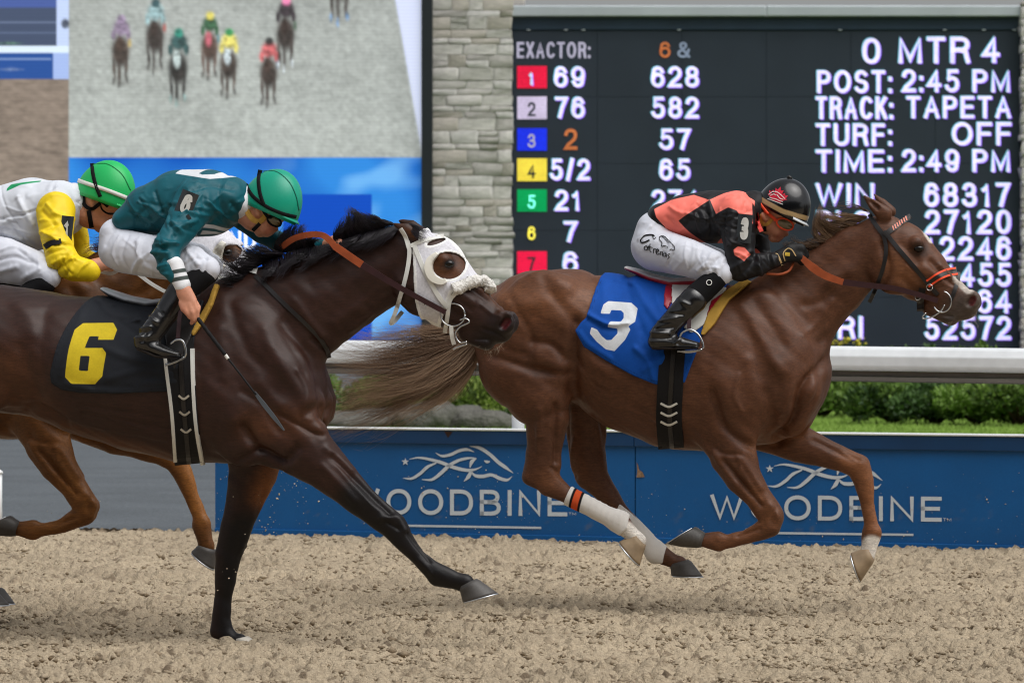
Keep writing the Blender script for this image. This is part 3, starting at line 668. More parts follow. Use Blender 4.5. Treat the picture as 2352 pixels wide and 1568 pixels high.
# ---------------------------------------------------------------- video screen
tv = bpy.data.objects.new('video_screen', None); COL.objects.link(tv); VY = 68.2; VO = np.array((X(300, VY), VY, 0)); tv.location = VO
tag(tv, 'large video screen showing a head-on view of the race, left of the stone pillar', 'screen')
def rast():
    st = 4; xs = np.arange(-204, 969, st); ys = np.arange(-100, 781, st); GX, GY = np.meshgrid(xs, ys, indexing='ij')
    C = np.zeros((*GX.shape, 3)); C[:] = lin('#a3a6a6')
    nz = fnoise(GX.shape, (3, 2), 41)*.05+fnoise(GX.shape, (1.2, 1.0), 42)*.05+fnoise(GX.shape, (40, 20), 43)*.05
    C *= (1+nz)[..., None]; C *= (1+.10*np.clip((GY-120)/240, -1, 1))[..., None]
    def blob(x, y, rx, ry, col, soft=1.0, a=.95, ang=0.):
        ca, sa = math.cos(ang), math.sin(ang); dx = GX-x; dy = GY-y; u = (dx*ca+dy*sa)/rx; v_ = (-dx*sa+dy*ca)/ry
        m = np.clip((1.15-np.sqrt(u*u+v_*v_))/(.45*soft), 0, 1)*a; cc = np.array(lin(col)); cc = .74*cc+.26*(.6*cc.mean()+.06); C[:] = C*(1-m[..., None])+cc*(1+.25*fnoise(GX.shape, (1.3, 1.3), int(abs(x)*7+abs(y)) % 997))[..., None]*m[..., None]
    def horse(x, y, k, coat, silk, cap, cloth=None, face=None, sock=None):
        for dx, dy, dl in ((-18, 78, 1.0), (-4, 88, 1), (16, 74, 1.0)):
            blob(x+dx*k, y+dy*k, 5*k, 38*k, coat, 1.2, .9, .06*dx/10)
            blob(x+dx*k*1.1, y+(dy+34)*k, 4*k, 12*k, sock or '#2c2524', 1.2, .8)
        blob(x+4*k, y+118*k, 46*k, 9*k, '#7c7a78', 3, .55)
        blob(x, y+28*k, 27*k, 44*k, coat, 1.0); blob(x+2*k, y+44*k, 19*k, 34*k, '#2b2322', 1.2, .5)
        blob(x-3*k, y+6*k, 10*k, 26*k, face or coat)
        blob(x+2*k, y-38*k, 24*k, 24*k, silk); blob(x-20*k, y-18*k, 7*k, 16*k, silk); blob(x+22*k, y-18*k, 7*k, 16*k, silk)
        blob(x+2*k, y-62*k, 13*k, 13*k, cap)
        if cloth: blob(x+26*k, y+5*k, 6*k, 14*k, cloth, 1.2, .7)
    horse(277, 95, .82, '#4d3a33', '#8a7496', '#a98fb8', '#b89a3c'); horse(356, 60, .85, '#3c2e2b', '#8fb3bd', '#24505a', '#c0392b')
    horse(409, 130, .88, '#241f1f', '#1c4f52', '#0e9c88', None, '#c4d4d8', '#7fa6a8'); horse(481, 85, .78, '#5f4136', '#27603b', '#d8c83c', '#2a7a8c', '#c8566c')
    horse(525, 125, .80, '#4c3a33', '#e2d24a', '#16a85c', None, '#c9d6e2'); horse(617, 145, .80, '#43302b', '#d2525a', '#2b2b2e', '#2b4a78')
    horse(656, 55, .85, '#3d2d2a', '#33232f', '#ef6fb0', '#2c5a3a', None, '#cfd8e6'); horse(780, -70, 1.0, '#463a38', '#7a3f4f', '#4a7fb4', None, None, '#4f8fd0')
    for _ in range(1): C[1:-1, 1:-1] = .8*C[1:-1, 1:-1]+.05*(C[:-2, 1:-1]+C[2:, 1:-1]+C[1:-1, :-2]+C[1:-1, 2:])
    C *= (1+fnoise(GX.shape, (1.4, 1.0), 49)*.035)[..., None]
    # the white rail at the right of the picture
    e = 905+(GY-0)*(968-905)/360.; m = np.clip((GX-e)/6, 0, 1)*(GY < 363); C[:] = C*(1-m[..., None])+np.array((.62, .66, .88))*m[..., None]
    m = np.clip((GX-e+70)/70, 0, 1)*(GX < e)*np.clip(1-np.abs(GY-260)/220, 0, 1)*.22; C *= (1-m)[..., None]
    # left inset: enlarged view
    L = GX < 157; br = np.array(lin('#85776f'))*(1+fnoise(GX.shape, (5, 2), 44)*.09+fnoise(GX.shape, (2, 1), 45)*.06)[..., None]
    C[L] = br[L]; U = L & (GY < 184); C[U] = lin('#3f5fa8')
    for y0, y1, x1, c in ((-240, 20, 148, '#4a5c9c'), (20, 108, 132, '#46506a'), (50, 54, 132, '#65718f'), (76, 80, 132, '#5a6684'), (108, 121, 157, '#d5e2f5'), (121, 184, 122, '#2b4f96'), (135, 140, 120, '#7c93c4')): C[U & (GY >= y0) & (GY < y1) & (GX < x1)] = lin(c)
    for y0, y1, x0, c in ((0, 108, 132, '#bccaf0'), (121, 184, 122, '#9fb2e6')): C[U & (GY >= y0) & (GY < y1) & (GX >= x0)] = lin(c)
    blob(150, 55, 10, 12, '#3b4258'); blob(25, 160, 30, 4, '#8aa0cc', 2, .6); blob(20, 100, 34, 4, '#5f8f6a', 2, .6)
    # blue banner
    B = (GY >= 363) & (GX >= 157); C[B] = np.array(lin('#1368d2')); g = fnoise(GX.shape, (34, 26), 47); bb = np.clip(.5+.45*g, 0, 1)[..., None]
    C[B] = (np.array(lin('#0a4bb0'))*(1-bb)+np.array(lin('#2f82d8'))*bb)[B]
    m = (np.clip((GX-560)/200, 0, 1)*np.clip(.35+.5*fnoise(GX.shape, (14, 10), 48), 0, 1)*B*.6)[..., None]; C[:] = C*(1-m)+np.array(lin('#7fbdf4'))*m
    R = B & (GX > 650) & (GX < 855) & (GY > 447); C[R] = lin('#0c48b8'); R = B & (GX < 610) & (GX > 157) & (GY > 600); C[R] = lin('#0b4fc0')
    R = B & (GX > 182) & (GX < 228) & (GY > 560) & (((GX-182) % 22) < 9); C[R] = lin('#a9d4f6')
    s = (np.arange(len(ys)) % 2)*.09; C *= (1-s)[None, :, None]
    v = np.array([P(x, y, VY) for x in xs for y in ys]); n0, n1 = GX.shape; I = np.arange(n0*n1).reshape(n0, n1)
    q = np.stack([I[:-1, :-1], I[:-1, 1:], I[1:, 1:], I[1:, :-1]], -1).reshape(-1, 4)
    return v, q, np.clip(C, 0, 1).reshape(-1, 3)
v, q, C = rast()
mk('display', v, q, pm('lit screen picture', (.5, .5, .5), .5, .2, emit=.43, vcol='picture'), tv, False, attrs={'picture': C}, origin=VO)
V = []; Fc = []
for pts, fa in glyphs('ND', 528, 588, 530, 572): Fc += [[i+len(V) for i in q] for q in fa]; V += [P(p[0], p[1], VY-.03) for p in pts]
mk('lettering', np.array(V), Fc, led('banner white', (.7, .72, .85)), tv, False, origin=VO)
M_BLK = pm('black steel', lin('#1d2329'), .5, .4, var=(2, .1, 2))
def vbox(name, x0, x1, y0, y1, o0, o1, mat):
    a = P(x0, y1, VY); b = P(x1, y0, VY); v, f = box((a[0], VY+o0, a[2]), (b[0], VY+o1, b[2])); mk(name, v, f, mat, tv, False, origin=VO)
vbox('frame', 968, 993, -122, 800, -.08, .5, M_BLK); vbox('frame', -204, 968, 780, 800, -.08, .5, M_BLK); vbox('frame', -204, 968, -122, -100, -.08, .5, M_BLK); vbox('frame', -226, -204, -122, 800, -.08, .5, M_BLK)
vbox('housing', -204, 968, -100, 780, .03, .5, M_BLK)
for x in (-150, 200, 540, 880): vbox('support', x-20, x+20, 800, 928, .1, .4, M_BLK)

# ---------------------------------------------------------------- planting
M_LEAF = [pm('juniper %d' % i, lin(h), .6, .3, masks=[('tone', lin(h2), None)], var=[(1.6, .2, 3), (14, .2, 2)]) for i, (h, h2) in enumerate((('#2b4420', '#6d8c3a'), ('#355022', '#7f9c44'), ('#233a1e', '#58783c'), ('#40562a', '#8c9e50')))]
M_TWIG = pm('twig', lin('#4b3b2c'), .9, .2)
def bush(label, px, Y, rx, h, seed, n=4200, mat=0, cat='bush', leaf=.035, name='juniper_bush', group='junipers behind the rail'):
    r = np.random.default_rng(seed); x0 = X(px, Y); t = bpy.data.objects.new(name, None); COL.objects.link(t); t.location = (x0, Y, 0); tag(t, label, cat, group)
    nl = 22; lob = np.stack([r.uniform(-.8, .8, nl)*rx, r.uniform(-.7, .7, nl)*rx*.8, r.uniform(.35, .85, nl)*h], 1); lr = r.uniform(.16, .34, nl)*min(rx, h*1.3)
    # stems
    parts = []
    for l in lob: parts.append(tube([(0, 0, 0), l*np.array((.4, .4, .6)), l], [.018, .012, .006], 5))
    v, f = merge(parts); mk('stem', v, f, M_TWIG, t)
    k = r.integers(0, nl, n); d = r.standard_normal((n, 3)); d /= np.linalg.norm(d, axis=1)[:, None]
    c = lob[k]+d*lr[k][:, None]*np.array((1.25, 1.1, .8))*(.55+.5*r.random(n)**.5)[:, None]; c[:, 2] = np.maximum(c[:, 2], .02)
    up = d*.6+np.array((0, 0, .55))+.5*r.standard_normal((n, 3)); up /= np.linalg.norm(up, axis=1)[:, None]
    sd = np.cross(up, r.standard_normal((n, 3))); sd /= np.linalg.norm(sd, axis=1)[:, None]; s = leaf*r.uniform(.6, 1.5, n)[:, None]
    vv = np.stack([c-sd*s*.45, c+sd*s*.45, c+up*s*1.6+sd*s*.2, c+up*s*1.6-sd*s*.2], 1).reshape(-1, 3); q = np.arange(n*4).reshape(-1, 4)
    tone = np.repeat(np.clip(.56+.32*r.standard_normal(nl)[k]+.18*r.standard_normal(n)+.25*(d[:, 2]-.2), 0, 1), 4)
    o = mk('foliage', vv, q, M_LEAF[mat], t, False, attrs={'tone': tone}); return t
spec = [('low juniper at the tail of the leading horse, left of the rail post', 830, 56, .8, .62, 0), ('bright juniper directly behind the leading horse\'s tail tip', 930, 57, .75, .66, 1), ('juniper left of the white rail post', 1040, 56.5, .8, .60, 3),
        ('juniper behind the white rail post', 1150, 58, .8, .62, 1), ('juniper showing just ahead of the leading horse\'s chest', 1890, 60, .75, .58, 1),
        ('back-row juniper above the lawn bend, left of centre of the hedge', 1985, 60.5, .8, .74, 3), ('dark front juniper nearest the chest of the leading horse', 2050, 56.5, .62, .50, 0), ('back-row juniper in the middle of the right hedge', 2110, 60, .9, .78, 1),
        ('front juniper in the middle of the right hedge', 2150, 56, .6, .50, 2), ('front juniper in the right hedge, second from the edge', 2240, 55.6, .6, .52, 0), ('tall back-row juniper near the right edge', 2240, 59.5, .9, .80, 3), ('front juniper cut by the right edge of the picture', 2340, 55.3, .62, .56, 1), ('back-row juniper at the right edge', 2370, 59, .9, .80, 1)]
for i, (lb, px, Y, rx, h, mt) in enumerate(spec): bush(lb, px, Y, rx, h, 100+i, mat=mt, n=5200)
M_FLW = pm('yellow flower heads', lin('#b7ab3a'), .7, .2, var=(8, .3, 2))
for i, (px, lb) in enumerate(((1930, 'yellow flowering plant under the tote board, by the chest of the leading horse'), (2010, 'low green plant under the tote board lettering, left of the totals'), (2120, 'low green plant under the middle of the totals'), (2230, 'green plant under the right-hand totals'), (2325, 'green plant at the foot of the right stone pillar'))):
    t = bush(lb, px, 67.5, .55, 1.0+.05*(i % 2), 140+i, n=1600, mat=i % 3, cat='plant', leaf=.05, name='flowering_plant', group='plants below the tote board')
    r = np.random.default_rng(i); n = 26; c = np.stack([r.normal(0, .3, n), r.normal(-.1, .2, n), 1.0+.1*r.random(n)], 1)
    if i == 0:
        vv, ff = lumps(n, lambda r_, n_: c, lambda r_, n_: r_.uniform(.02, .045, n_), i); mk('flowers', vv, ff, M_FLW, t, False)
M_ROCK = pm('boulder', lin('#5f5e58'), .9, .2, var=[(4, .2, 4), (30, .2, 4)], bump=[(5, 1.0, .10), (22, .8, .03)])
for i, (px, w, h, lb) in enumerate(((800, .38, .22, 'grey boulder at the left end of the rock edging'), (880, .32, .26, 'small grey boulder second from the left in the rock edging'), (975, .36, .36, 'tallest grey boulder in the rock edging'), (1045, .34, .30, 'pale boulder right of the tallest one'), (1115, .36, .28, 'boulder left of the white rail post'))):
    Y = 53.6+.2*(i % 2); r = np.random.default_rng(70+i); import bmesh
    bm = bmesh.new(); bmesh.ops.create_icosphere(bm, subdivisions=3, radius=1)
    k1, k2 = r.standard_normal(3), r.standard_normal(3)
    for q in bm.verts:
        p = np.array(q.co); d = 1+.13*math.sin(2.3*p@k1+i)+.10*math.sin(3.9*p@k2); q.co = Vector(p*d*np.clip(1.25-.35*abs(p[2])**3, .8, 1.3)*np.array((w, w*.8, h*.62))+np.array((0, 0, h*.40)))
    me = bpy.data.meshes.new('boulder'); bm.to_mesh(me); bm.free(); me.polygons.foreach_set('use_smooth', [True]*len(me.polygons)); me.materials.append(M_ROCK)
    o = bpy.data.objects.new('boulder', me); COL.objects.link(o); o.location = (X(px, Y), Y, 0); tag(o, lb, 'rock', 'boulders edging the planting')
# mown grass blades where the lawn shows
r = np.random.default_rng(5); n = 26000; gy = 51+11*r.random(n); gx = (r.random(n)*2-1)*.15*gy; b = np.stack([gx, gy, np.full(n, .003)], 1)
d = np.stack([r.normal(0, .02, n), r.normal(0, .02, n), r.uniform(.03, .07, n)], 1); s = np.stack([np.full(n, .006), np.zeros(n), np.zeros(n)], 1)
o = mk('grass_blades', np.stack([b-s, b+s, b+d], 1).reshape(-1, 3), np.arange(n*3).reshape(-1, 3), pm('grass', lin('#7d9a44'), .7, .2, var=(1.5, .25, 3)), smooth=False); tag(o, 'short mown grass on the lawn behind the boards', 'grass', kind='stuff')
# ================================================================ horses
def coat(name, base, dark, light, rough=.5):
    return pm(name, lin(base), rough, .27, masks=[('light', lin(light), None), ('dark', lin(dark), None), ('grey', lin('#4f4843'), None), ('white', lin('#d9d2c8'), None), ('pink', lin('#551c1f'), None)],
              var=[(5, .14, 4), (28, .08, 4), (46, .22, 3, (.5, 3, 3)), (150, .16, 2, (.4, 2.5, 2.5)), (260, .10, 2)], bump=[(300, .3, .003), (30, .10, .006)], folds=[(5, .10, .014), (13, .08, .006)], coat=.05)
M_HOOF = pm('hoof horn', lin('#4a4744'), .5, .4, var=[(12, .2, 4), (90, .12, 2)]); M_HOOFT = pm('pale hoof horn', lin('#a08b70'), .55, .3, var=[(14, .25, 4)]); M_HOOFW = pm('white hoof horn', lin('#cfc8bb'), .55, .3, var=(20, .15, 3))
M_SHOE = pm('aluminium shoe', lin('#c9ccd0'), .3, .5, metal=.9)
M_EYE = pm('eye', lin('#0c0705'), .12, .4)
def hoof(t, fr, c1, d1, r1, c2, d2, r2, w, b1=.042, b2=.056, mat=None, shoe=True, under=None):
    def ring(c, d, r, b, n=24):
        d = np.array(d, float)/np.hypot(*d); out = []
        for th in np.linspace(0, 2*np.pi, n, endpoint=False):
            a = math.cos(th); s = math.sin(th); bb = b*(1-.12*max(0, -a))
            p = fr.pt(c[0]+d[0]*r*a, c[1]+d[1]*r*a, w); out.append(p+np.array((0, -bb*s, 0)))
        return np.array(out)
    c1 = np.array(c1, float); c2 = np.array(c2, float); R = [ring(c1+(c1-c2)*.25, d1, r1*.86, b1*.86), ring(c1, d1, r1*1.04, b1*1.04)]
    for k in (.15, .5, .85): R.append(ring(c1+(c2-c1)*k, np.array(d1)/np.hypot(*d1)*(1-k)+np.array(d2)/np.hypot(*d2)*k, r1+(r2-r1)*k, b1+(b2-b1)*k))
    R.append(ring(c2, d2, r2, b2)); R.append(ring(c2+(c2-c1)*-.04, d2, r2*.72, b2*.72)); n = 24
    v = np.concatenate(R); f = [[i*n+j, i*n+(j+1) % n, (i+1)*n+(j+1) % n, (i+1)*n+j] for i in range(len(R)-1) for j in range(n)]+[[(len(R)-1)*n+j for j in range(n)], list(range(n))[::-1]]
    h = part(t, 'hoof', v, f, mat or M_HOOF)
    if shoe:
        dn = (c2-c1)/np.hypot(*(c2-c1)); A = ring(c2, d2, r2*1.01, b2*1.01); B = ring(c2+dn*3.2, d2, r2*1.02, b2*1.02); C = ring(c2+dn*3.2, d2, r2*.74, b2*.74); D = ring(c2, d2, r2*.74, b2*.74)
        v = np.concatenate([A, B, C, D]); f = [[i*n+j, ((i+1) % 4)*n+j, ((i+1) % 4)*n+(j+1) % n, i*n+(j+1) % n] for i in range(4) for j in range(n) if not 9 < j < 15]
        part(t, 'horseshoe', v, f, M_SHOE, under=h)
    return h
def sst(x): x = np.clip(x, 0, 1); return x*x*(3-2*x)
def ellipse(cx, cy, rx, ry, ang=0, n=26):
    a = np.linspace(0, 2*np.pi, n, endpoint=False); ca, sa = math.cos(ang), math.sin(ang)
    return [(cx+rx*math.cos(t)*ca-ry*math.sin(t)*sa, cy+rx*math.cos(t)*sa+ry*math.sin(t)*ca) for t in a]
def eyeball(t, fr, fld, px, py, r):
    p = fld.onsurf(np.array([px]), np.array([py]), -r*.45)[0]; th = np.linspace(0, np.pi, 9); ph = np.linspace(0, 2*np.pi, 16, endpoint=False)
    v = [p+r*np.array((math.sin(a)*math.cos(b)*1.25, -math.sin(a)*math.sin(b), math.cos(a)*.9)) for a in th for b in ph]
    f = [[i*16+j, i*16+(j+1) % 16, (i+1)*16+(j+1) % 16, (i+1)*16+j] for i in range(8) for j in range(16)]; return part(t, 'eye', v, f, M_EYE)
def horse_mesh(t, fr, fld, strokes, mat, paint, name='body'):
    v, q = fld.mesh(); v = relax(v, q, 3); v = sculpt(fr, v, q, strokes, gain=2.15); v = relax(v, q, 1)
    N_ = normals(v, q); x = v*np.array((1, 1.3, 1)); nz = sum(a*np.sin(k*x@d_+p_)*np.sin(k*.83*x@e_+p_*2) for a, k, d_, e_, p_ in ((.0022, 26, (.8, .3, .55), (-.4, .5, .8), 1.), (.0014, 47, (.2, .6, -.8), (.9, -.2, .4), 2.3), (.0009, 83, (.7, -.5, .5), (.1, .8, .7), .4)))
    v = v+N_*nz[:, None]
    A = {'light': np.zeros(len(v)), 'dark': np.zeros(len(v)), 'white': np.zeros(len(v)), 'grey': np.zeros(len(v)), 'pink': np.zeros(len(v))}; paint(A, v)
    return part(t, name, v, q, mat, attrs=A)
def hair(t, fr, name, guides, n, mat, r=.0011, jit=6, wj=.02, curl=4, seg=14, seed=0, lenv=.35, tips=1.0, clump=18, pullr=(.35, 1.0), cw=1.2, wave=0.):
    """hair flowing between guide lines: guides = list of [(px,py,w),...]"""
    r_ = np.random.default_rng(seed); G = np.stack([smoothline(np.array(g, float), seg) for g in guides]); ng = len(guides)
    x = r_.random(n)*(ng-1); cl = r_.random((clump,))*(ng-1); pick = np.abs(x[:, None]-cl[None]).argmin(1); x2 = cl[pick]
    def at(x):
        i = np.clip(x.astype(int), 0, ng-2); f = (x-i)[:, None, None]; return G[i]*(1-f)+G[i+1]*f
    k = np.linspace(0, 1, seg)[None, :, None]; pull = r_.uniform(*pullr, (n, 1, 1)); C = at(x)*(1-k*pull)+at(x2)*(k*pull)
    ph = r_.random((n, 1))*6.3; fq = r_.uniform(1, 2.6, (n, 1)); kk = k[..., 0]
    cj = r_.normal(0, 1, (clump, 3))
    J = r_.normal(0, 1, (n, 3))
    C[..., 0] += (J[:, :1]*jit*(.25+kk*tips)+curl*kk*np.sin(ph+fq*kk*6.3)); C[..., 1] += (J[:, 1:2]*jit*(.25+kk*tips)+cj[pick][:, 1:2]*jit*kk*cw+wave*kk*np.sin(cj[pick][:, :1]*3+kk*(5+2*cj[pick][:, 2:]))+curl*kk*np.cos(ph*1.7+fq*kk*6.3))
    C[..., 2] += J[:, 2:]*wj*(.4+kk)+cj[pick][:, 2:]*wj*kk*.7
    Ln = 1-lenv*r_.random((n, 1))**1.5; idx = kk*Ln*(seg-1); i0 = np.clip(idx.astype(int), 0, seg-2); f = (idx-i0)[..., None]; ar = np.arange(n)[:, None]
    C = C[ar, i0]*(1-f)+C[ar, i0+1]*f
    u, z = fr.loc(C[..., 0], C[..., 1], C[..., 2]); v, q = strands(np.stack([u, -C[..., 2], z], -1), r*r_.uniform(.6, 1.5, n))
    tone = np.repeat(np.clip((.38+.24*cj[pick][:, 0]+.2*J[:, 0])[:, None]+.35*(kk-.4)+np.zeros((n, seg)), 0, 1).ravel(), 3)
    return part(t, name, v, q, mat, attrs={'tone': tone})
def hairmat(name, a, b): return pm(name, lin(a), .45, .4, masks=[('tone', lin(b), None)])

M_COAT3 = coat('chestnut coat', '#593826', '#271811', '#835434'); M_COAT6 = coat('dark bay coat', '#331e17', '#0e0c0d', '#744522', .47); M_COAT1 = coat('bay coat', '#66401f', '#2b1d16', '#99632f')
# chestnut 3: pixel stations (x, y, half height px, half width m, sideways m)
H3 = dict(
 torso=[(1168,742,90,.20),(1228,735,114,.265),(1310,732,115,.28),(1390,786,156,.275),(1470,818,180,.29),(1560,842,190,.29),(1650,845,190,.27),(1730,842,180,.23),(1786,852,106,.19)],
 neck=[(1740,775,118,.14),(1835,702,106,.105),(1905,647,87,.08),(1965,592,76,.07),(2008,565,62,.07)],
 head=[(2034,548,54,.082),(2066,588,78,.092),(2114,628,65,.084),(2158,664,50,.062),(2196,692,41,.052),(2212,702,35,.052)],
 lip=[(2140,702,24,.04),(2186,729,18,.042)],
 fore_n=[(1668,985,78,.08,.13),(1683,1040,56,.07,.14),(1706,1092,43,.058,.14),(1742,1142,31,.046,.14),(1771,1186,30,.044,.14),(1768,1207,26,.038,.14),(1712,1234,16,.025,.14),(1672,1243,16,.025,.14),(1650,1243,23,.031,.14),(1615,1239,17,.027,.14)],
 fore_f=[(1765,980,60,.08,-.12),(1835,1018,44,.065,-.13),(1888,1038,34,.052,-.13),(1938,1056,27,.044,-.13),(1970,1070,29,.043,-.13),(1984,1102,24,.036,-.13),(1991,1155,16,.025,-.13),(2000,1200,16,.025,-.13),(2003,1222,23,.031,-.13),(1996,1254,18,.027,-.13),(1992,1272,19,.028,-.13)],
 hind_n=[(1195,770,108,.13,.12),(1205,836,108,.13,.13),(1236,900,80,.11,.14),(1257,957,52,.072,.14),(1250,1028,41,.055,.13),(1244,1082,43,.048,.13),(1262,1108,31,.04,.13),(1305,1138,19,.028,.13),(1395,1184,18,.026,.13),(1424,1199,25,.032,.13),(1452,1228,17,.027,.13),(1466,1242,18,.027,.13)],
 hind_f=[(1330,880,80,.11,-.12),(1345,958,52,.08,-.13),(1348,1028,44,.056,-.13),(1357,1088,40,.048,-.13),(1388,1128,27,.036,-.13),(1430,1176,18,.028,-.13),(1493,1252,19,.026,-.13),(1508,1267,25,.031,-.13),(1546,1288,17,.027,-.13),(1560,1294,19,.028,-.13)],
 ear_n=[(2030,492,19,.024,.055),(2008,472,13,.02,.062),(1984,450,2.5,.005,.062)], ear_f=[(2044,486,15,.022,-.05),(2026,466,11,.02,-.055),(2008,447,3,.006,-.057)],
 eye=(2110,571), nostril=(2229,689))
def horse3_field(fr, T, over=None, nh=.0085):
    S = {k: [((*T(p[0], p[1]), *p[2:])) for p in v] for k, v in H3.items() if isinstance(v, list)}; S.update(over or {})
    px = [p[0] for v in S.values() for p in v]; u0 = fr.loc(min(px)-130, 700)[0]; u1 = fr.loc(max(px)+70, 700)[0]
    z1 = max(fr.loc(p[0], p[1]-p[2])[1] for v in S.values() for p in v)+.1; z0 = min(fr.loc(p[0], p[1]+p[2])[1] for v in S.values() for p in v)-.06
    f = Fld(fr, (u0, -.40, z0), (u1, .40, z1), nh)
    f.chain(S['torso'], .03); f.chain(S['neck'], .07)
    # shoulder blades, upper arm, haunch and stifle masses on both flanks
    for e, k in (([(*T(1745,720),52,.05,.13),(*T(1800,820),66,.07,.14),(*T(1812,880),58,.06,.14)], .05), ([(*T(1690,900),82,.06,.18),(*T(1680,960),66,.06,.16)], .05),
                 ([(*T(1250,700),80,.07,.18),(*T(1225,790),88,.07,.18)], .05), ([(*T(1270,800),52,.06,.19),(*T(1283,850),36,.055,.19)], .035), ([(*T(1850,900),36,.05,.07),(*T(1815,960),42,.06,.06)], .03)):
        f.chain(e, k, mirror=True)
    f.chain(S['hind_f'], .03); f.chain(S['fore_f'], .03); f.chain(S['hind_n'], .028); f.chain(S['fore_n'], .028)
    f.chain([(*T(1216,1096),17,.03,.13),(*T(1228,1060),14,.02,.13)], .02)
    f.chain(S['head'], .035); f.chain(S['lip'], .012)
    f.chain([(*T(2056,618),58,.045,.055)], .03, mirror=True); f.chain([(*T(2106,558),17,.03,.078)], .02, mirror=True)
    f.chain([(*T(2120,618),12,.02,.075),(*T(2160,640),9,.015,.055)], .02, mirror=True)
    f.chain([(*T(2226,690),25,.03,.036)], .018, mirror=True); f.chain(S['ear_n'], .012); f.chain(S['ear_f'], .012)
    f.chain([(*T(2233,687),10,.03,.07),(*T(2226,697),8,.03,.07)], .012, mirror=True, op='sub'); f.chain([(*T(2110,571),9,.02,.118)], .012, mirror=True, op='sub')
    f.chain([(*T(2150,722),3,.03,.06),(*T(2185,727),3,.03,.06)], .006, mirror=True, op='sub')
    f.chain([(*T(2016,478),5,.02,.082),(*T(1998,462),4,.02,.082)], .008, op='sub')
    return f, S
def STR3(T): return [([T(*p) for p in l], r, a) for l, r, a in [
    ([(1328,740),(1322,800),(1318,862),(1314,900)],13,-12), ([(1126,814),(1213,843),(1302,862)],11,-9), ([(1230,784),(1272,793),(1301,826)],9,-6), ([(1240,815),(1280,840)],22,6),
    ([(1118,745),(1165,800),(1215,818)],12,-5), ([(1350,800),(1370,835),(1400,850)],16,5), ([(1290,655)],16,7) if False else ([(1282,655),(1300,662)],18,7),
    ([(1905,800),(1872,850),(1840,890),(1816,965),(1770,1012)],10,-17), ([(1880,850),(1860,920),(1830,965)],14,9), ([(1800,840),(1812,890),(1800,940)],26,8), ([(1640,900),(1668,985),(1740,1030),(1790,1005)],11,-9),
    ([(1660,880),(1690,940)],28,8), ([(1700,700),(1755,790),(1790,850)],14,6), ([(1730,690),(1800,790)],12,-4), ([(1992,680),(1935,735),(1880,785)],12,-8), ([(1965,690),(1905,775)],14,5), ([(1820,650),(1880,620),(1950,560)],20,-4),
    ([(1660,1060),(1700,1105),(1745,1160)],7,-7), ([(1700,1050),(1745,1120)],8,5), ([(1640,1045),(1690,1115)],8,4), ([(1850,1015),(1900,1040),(1950,1062)],7,-5), ([(1276,930),(1272,990),(1270,1060)],7,-8), ([(1240,940),(1238,1000)],9,5), ([(1262,1075),(1290,1100)],6,-5), ([(1352,960),(1366,1040),(1376,1090)],7,-6),
    ([(1690,1232),(1740,1215)],4,-5), ([(1990,1120),(1996,1190)],4,-4), ([(2068,640),(2110,690)],10,-5), ([(2130,600),(2175,650)],6,-5), ([(2150,610),(2190,650)],6,5), ([(2062,560),(2090,585),(2100,600)],9,-4), ([(2020,560),(2035,620),(2015,670)],9,-6),
    ([(1480,760),(1470,900)],30,-4),
    ([(1440,940),(1500,965),(1560,985)],4,2.5), ([(1700,1075),(1722,1115),(1745,1150)],3.5,2.5), ([(1690,1045),(1700,1070),(1694,1100)],3,2), ([(1820,880),(1800,930),(1780,960),(1790,985)],4,2.5), ([(1700,860),(1690,905),(1705,940)],5,3), ([(2075,610),(2110,640),(2130,665)],3.5,2.5), ([(2140,655),(2160,650),(2185,665)],3,2), ([(1180,690),(1220,760),(1225,800)],9,-3), ([(1250,640),(1290,700),(1330,740)],14,-4), ([(1360,660),(1350,760)],14,-3), ([(1150,690),(1200,700),(1260,690)],20,4),
    ([(1232,985),(1232,1040)],4,2.5), ([(1290,1010),(1280,1060),(1284,1090)],4,3), ([(1330,830),(1350,870),(1395,900)],6,-4), ([(1336,850),(1362,885)],5,4), ([(1640,1030),(1660,1040),(1700,1045)],5,-4), ([(1760,900),(1770,960),(1750,1010)],12,-4), ([(1720,830),(1735,900),(1725,960)],16,5), ([(1900,690),(1870,740),(1840,770)],7,3), ([(2030,640),(2010,680)],5,-4), ([(2000,560),(1960,610),(1900,650)],16,4), ([(1690,1095),(1722,1140)],4,-3.5), ([(1915,1045),(1955,1068)],4,3), ([(1998,1125),(2004,1190)],3,2.5), ([(1765,1160),(1785,1190),(1775,1215)],6,4), ([(1775,1172),(1768,1196)],4,-4), ([(1420,900),(1500,980)],16,-4), ([(1560,1000),(1640,1020)],16,-4), ([(1840,700),(1880,690),(1930,640)],10,-4)]]
fr3 = Frame(19.8, 1550, 12); ident = lambda x, y: (x, y)
def build3(fr, T, over, label, mat, paint, nh=.0078):
    t = fr.thing('racehorse', label, 'horse'); f, S = horse3_field(fr, T, over, nh)
    horse_mesh(t, fr, f, STR3(T), mat, paint); eyeball(t, fr, f, *T(*H3['eye']), .019); return t, f
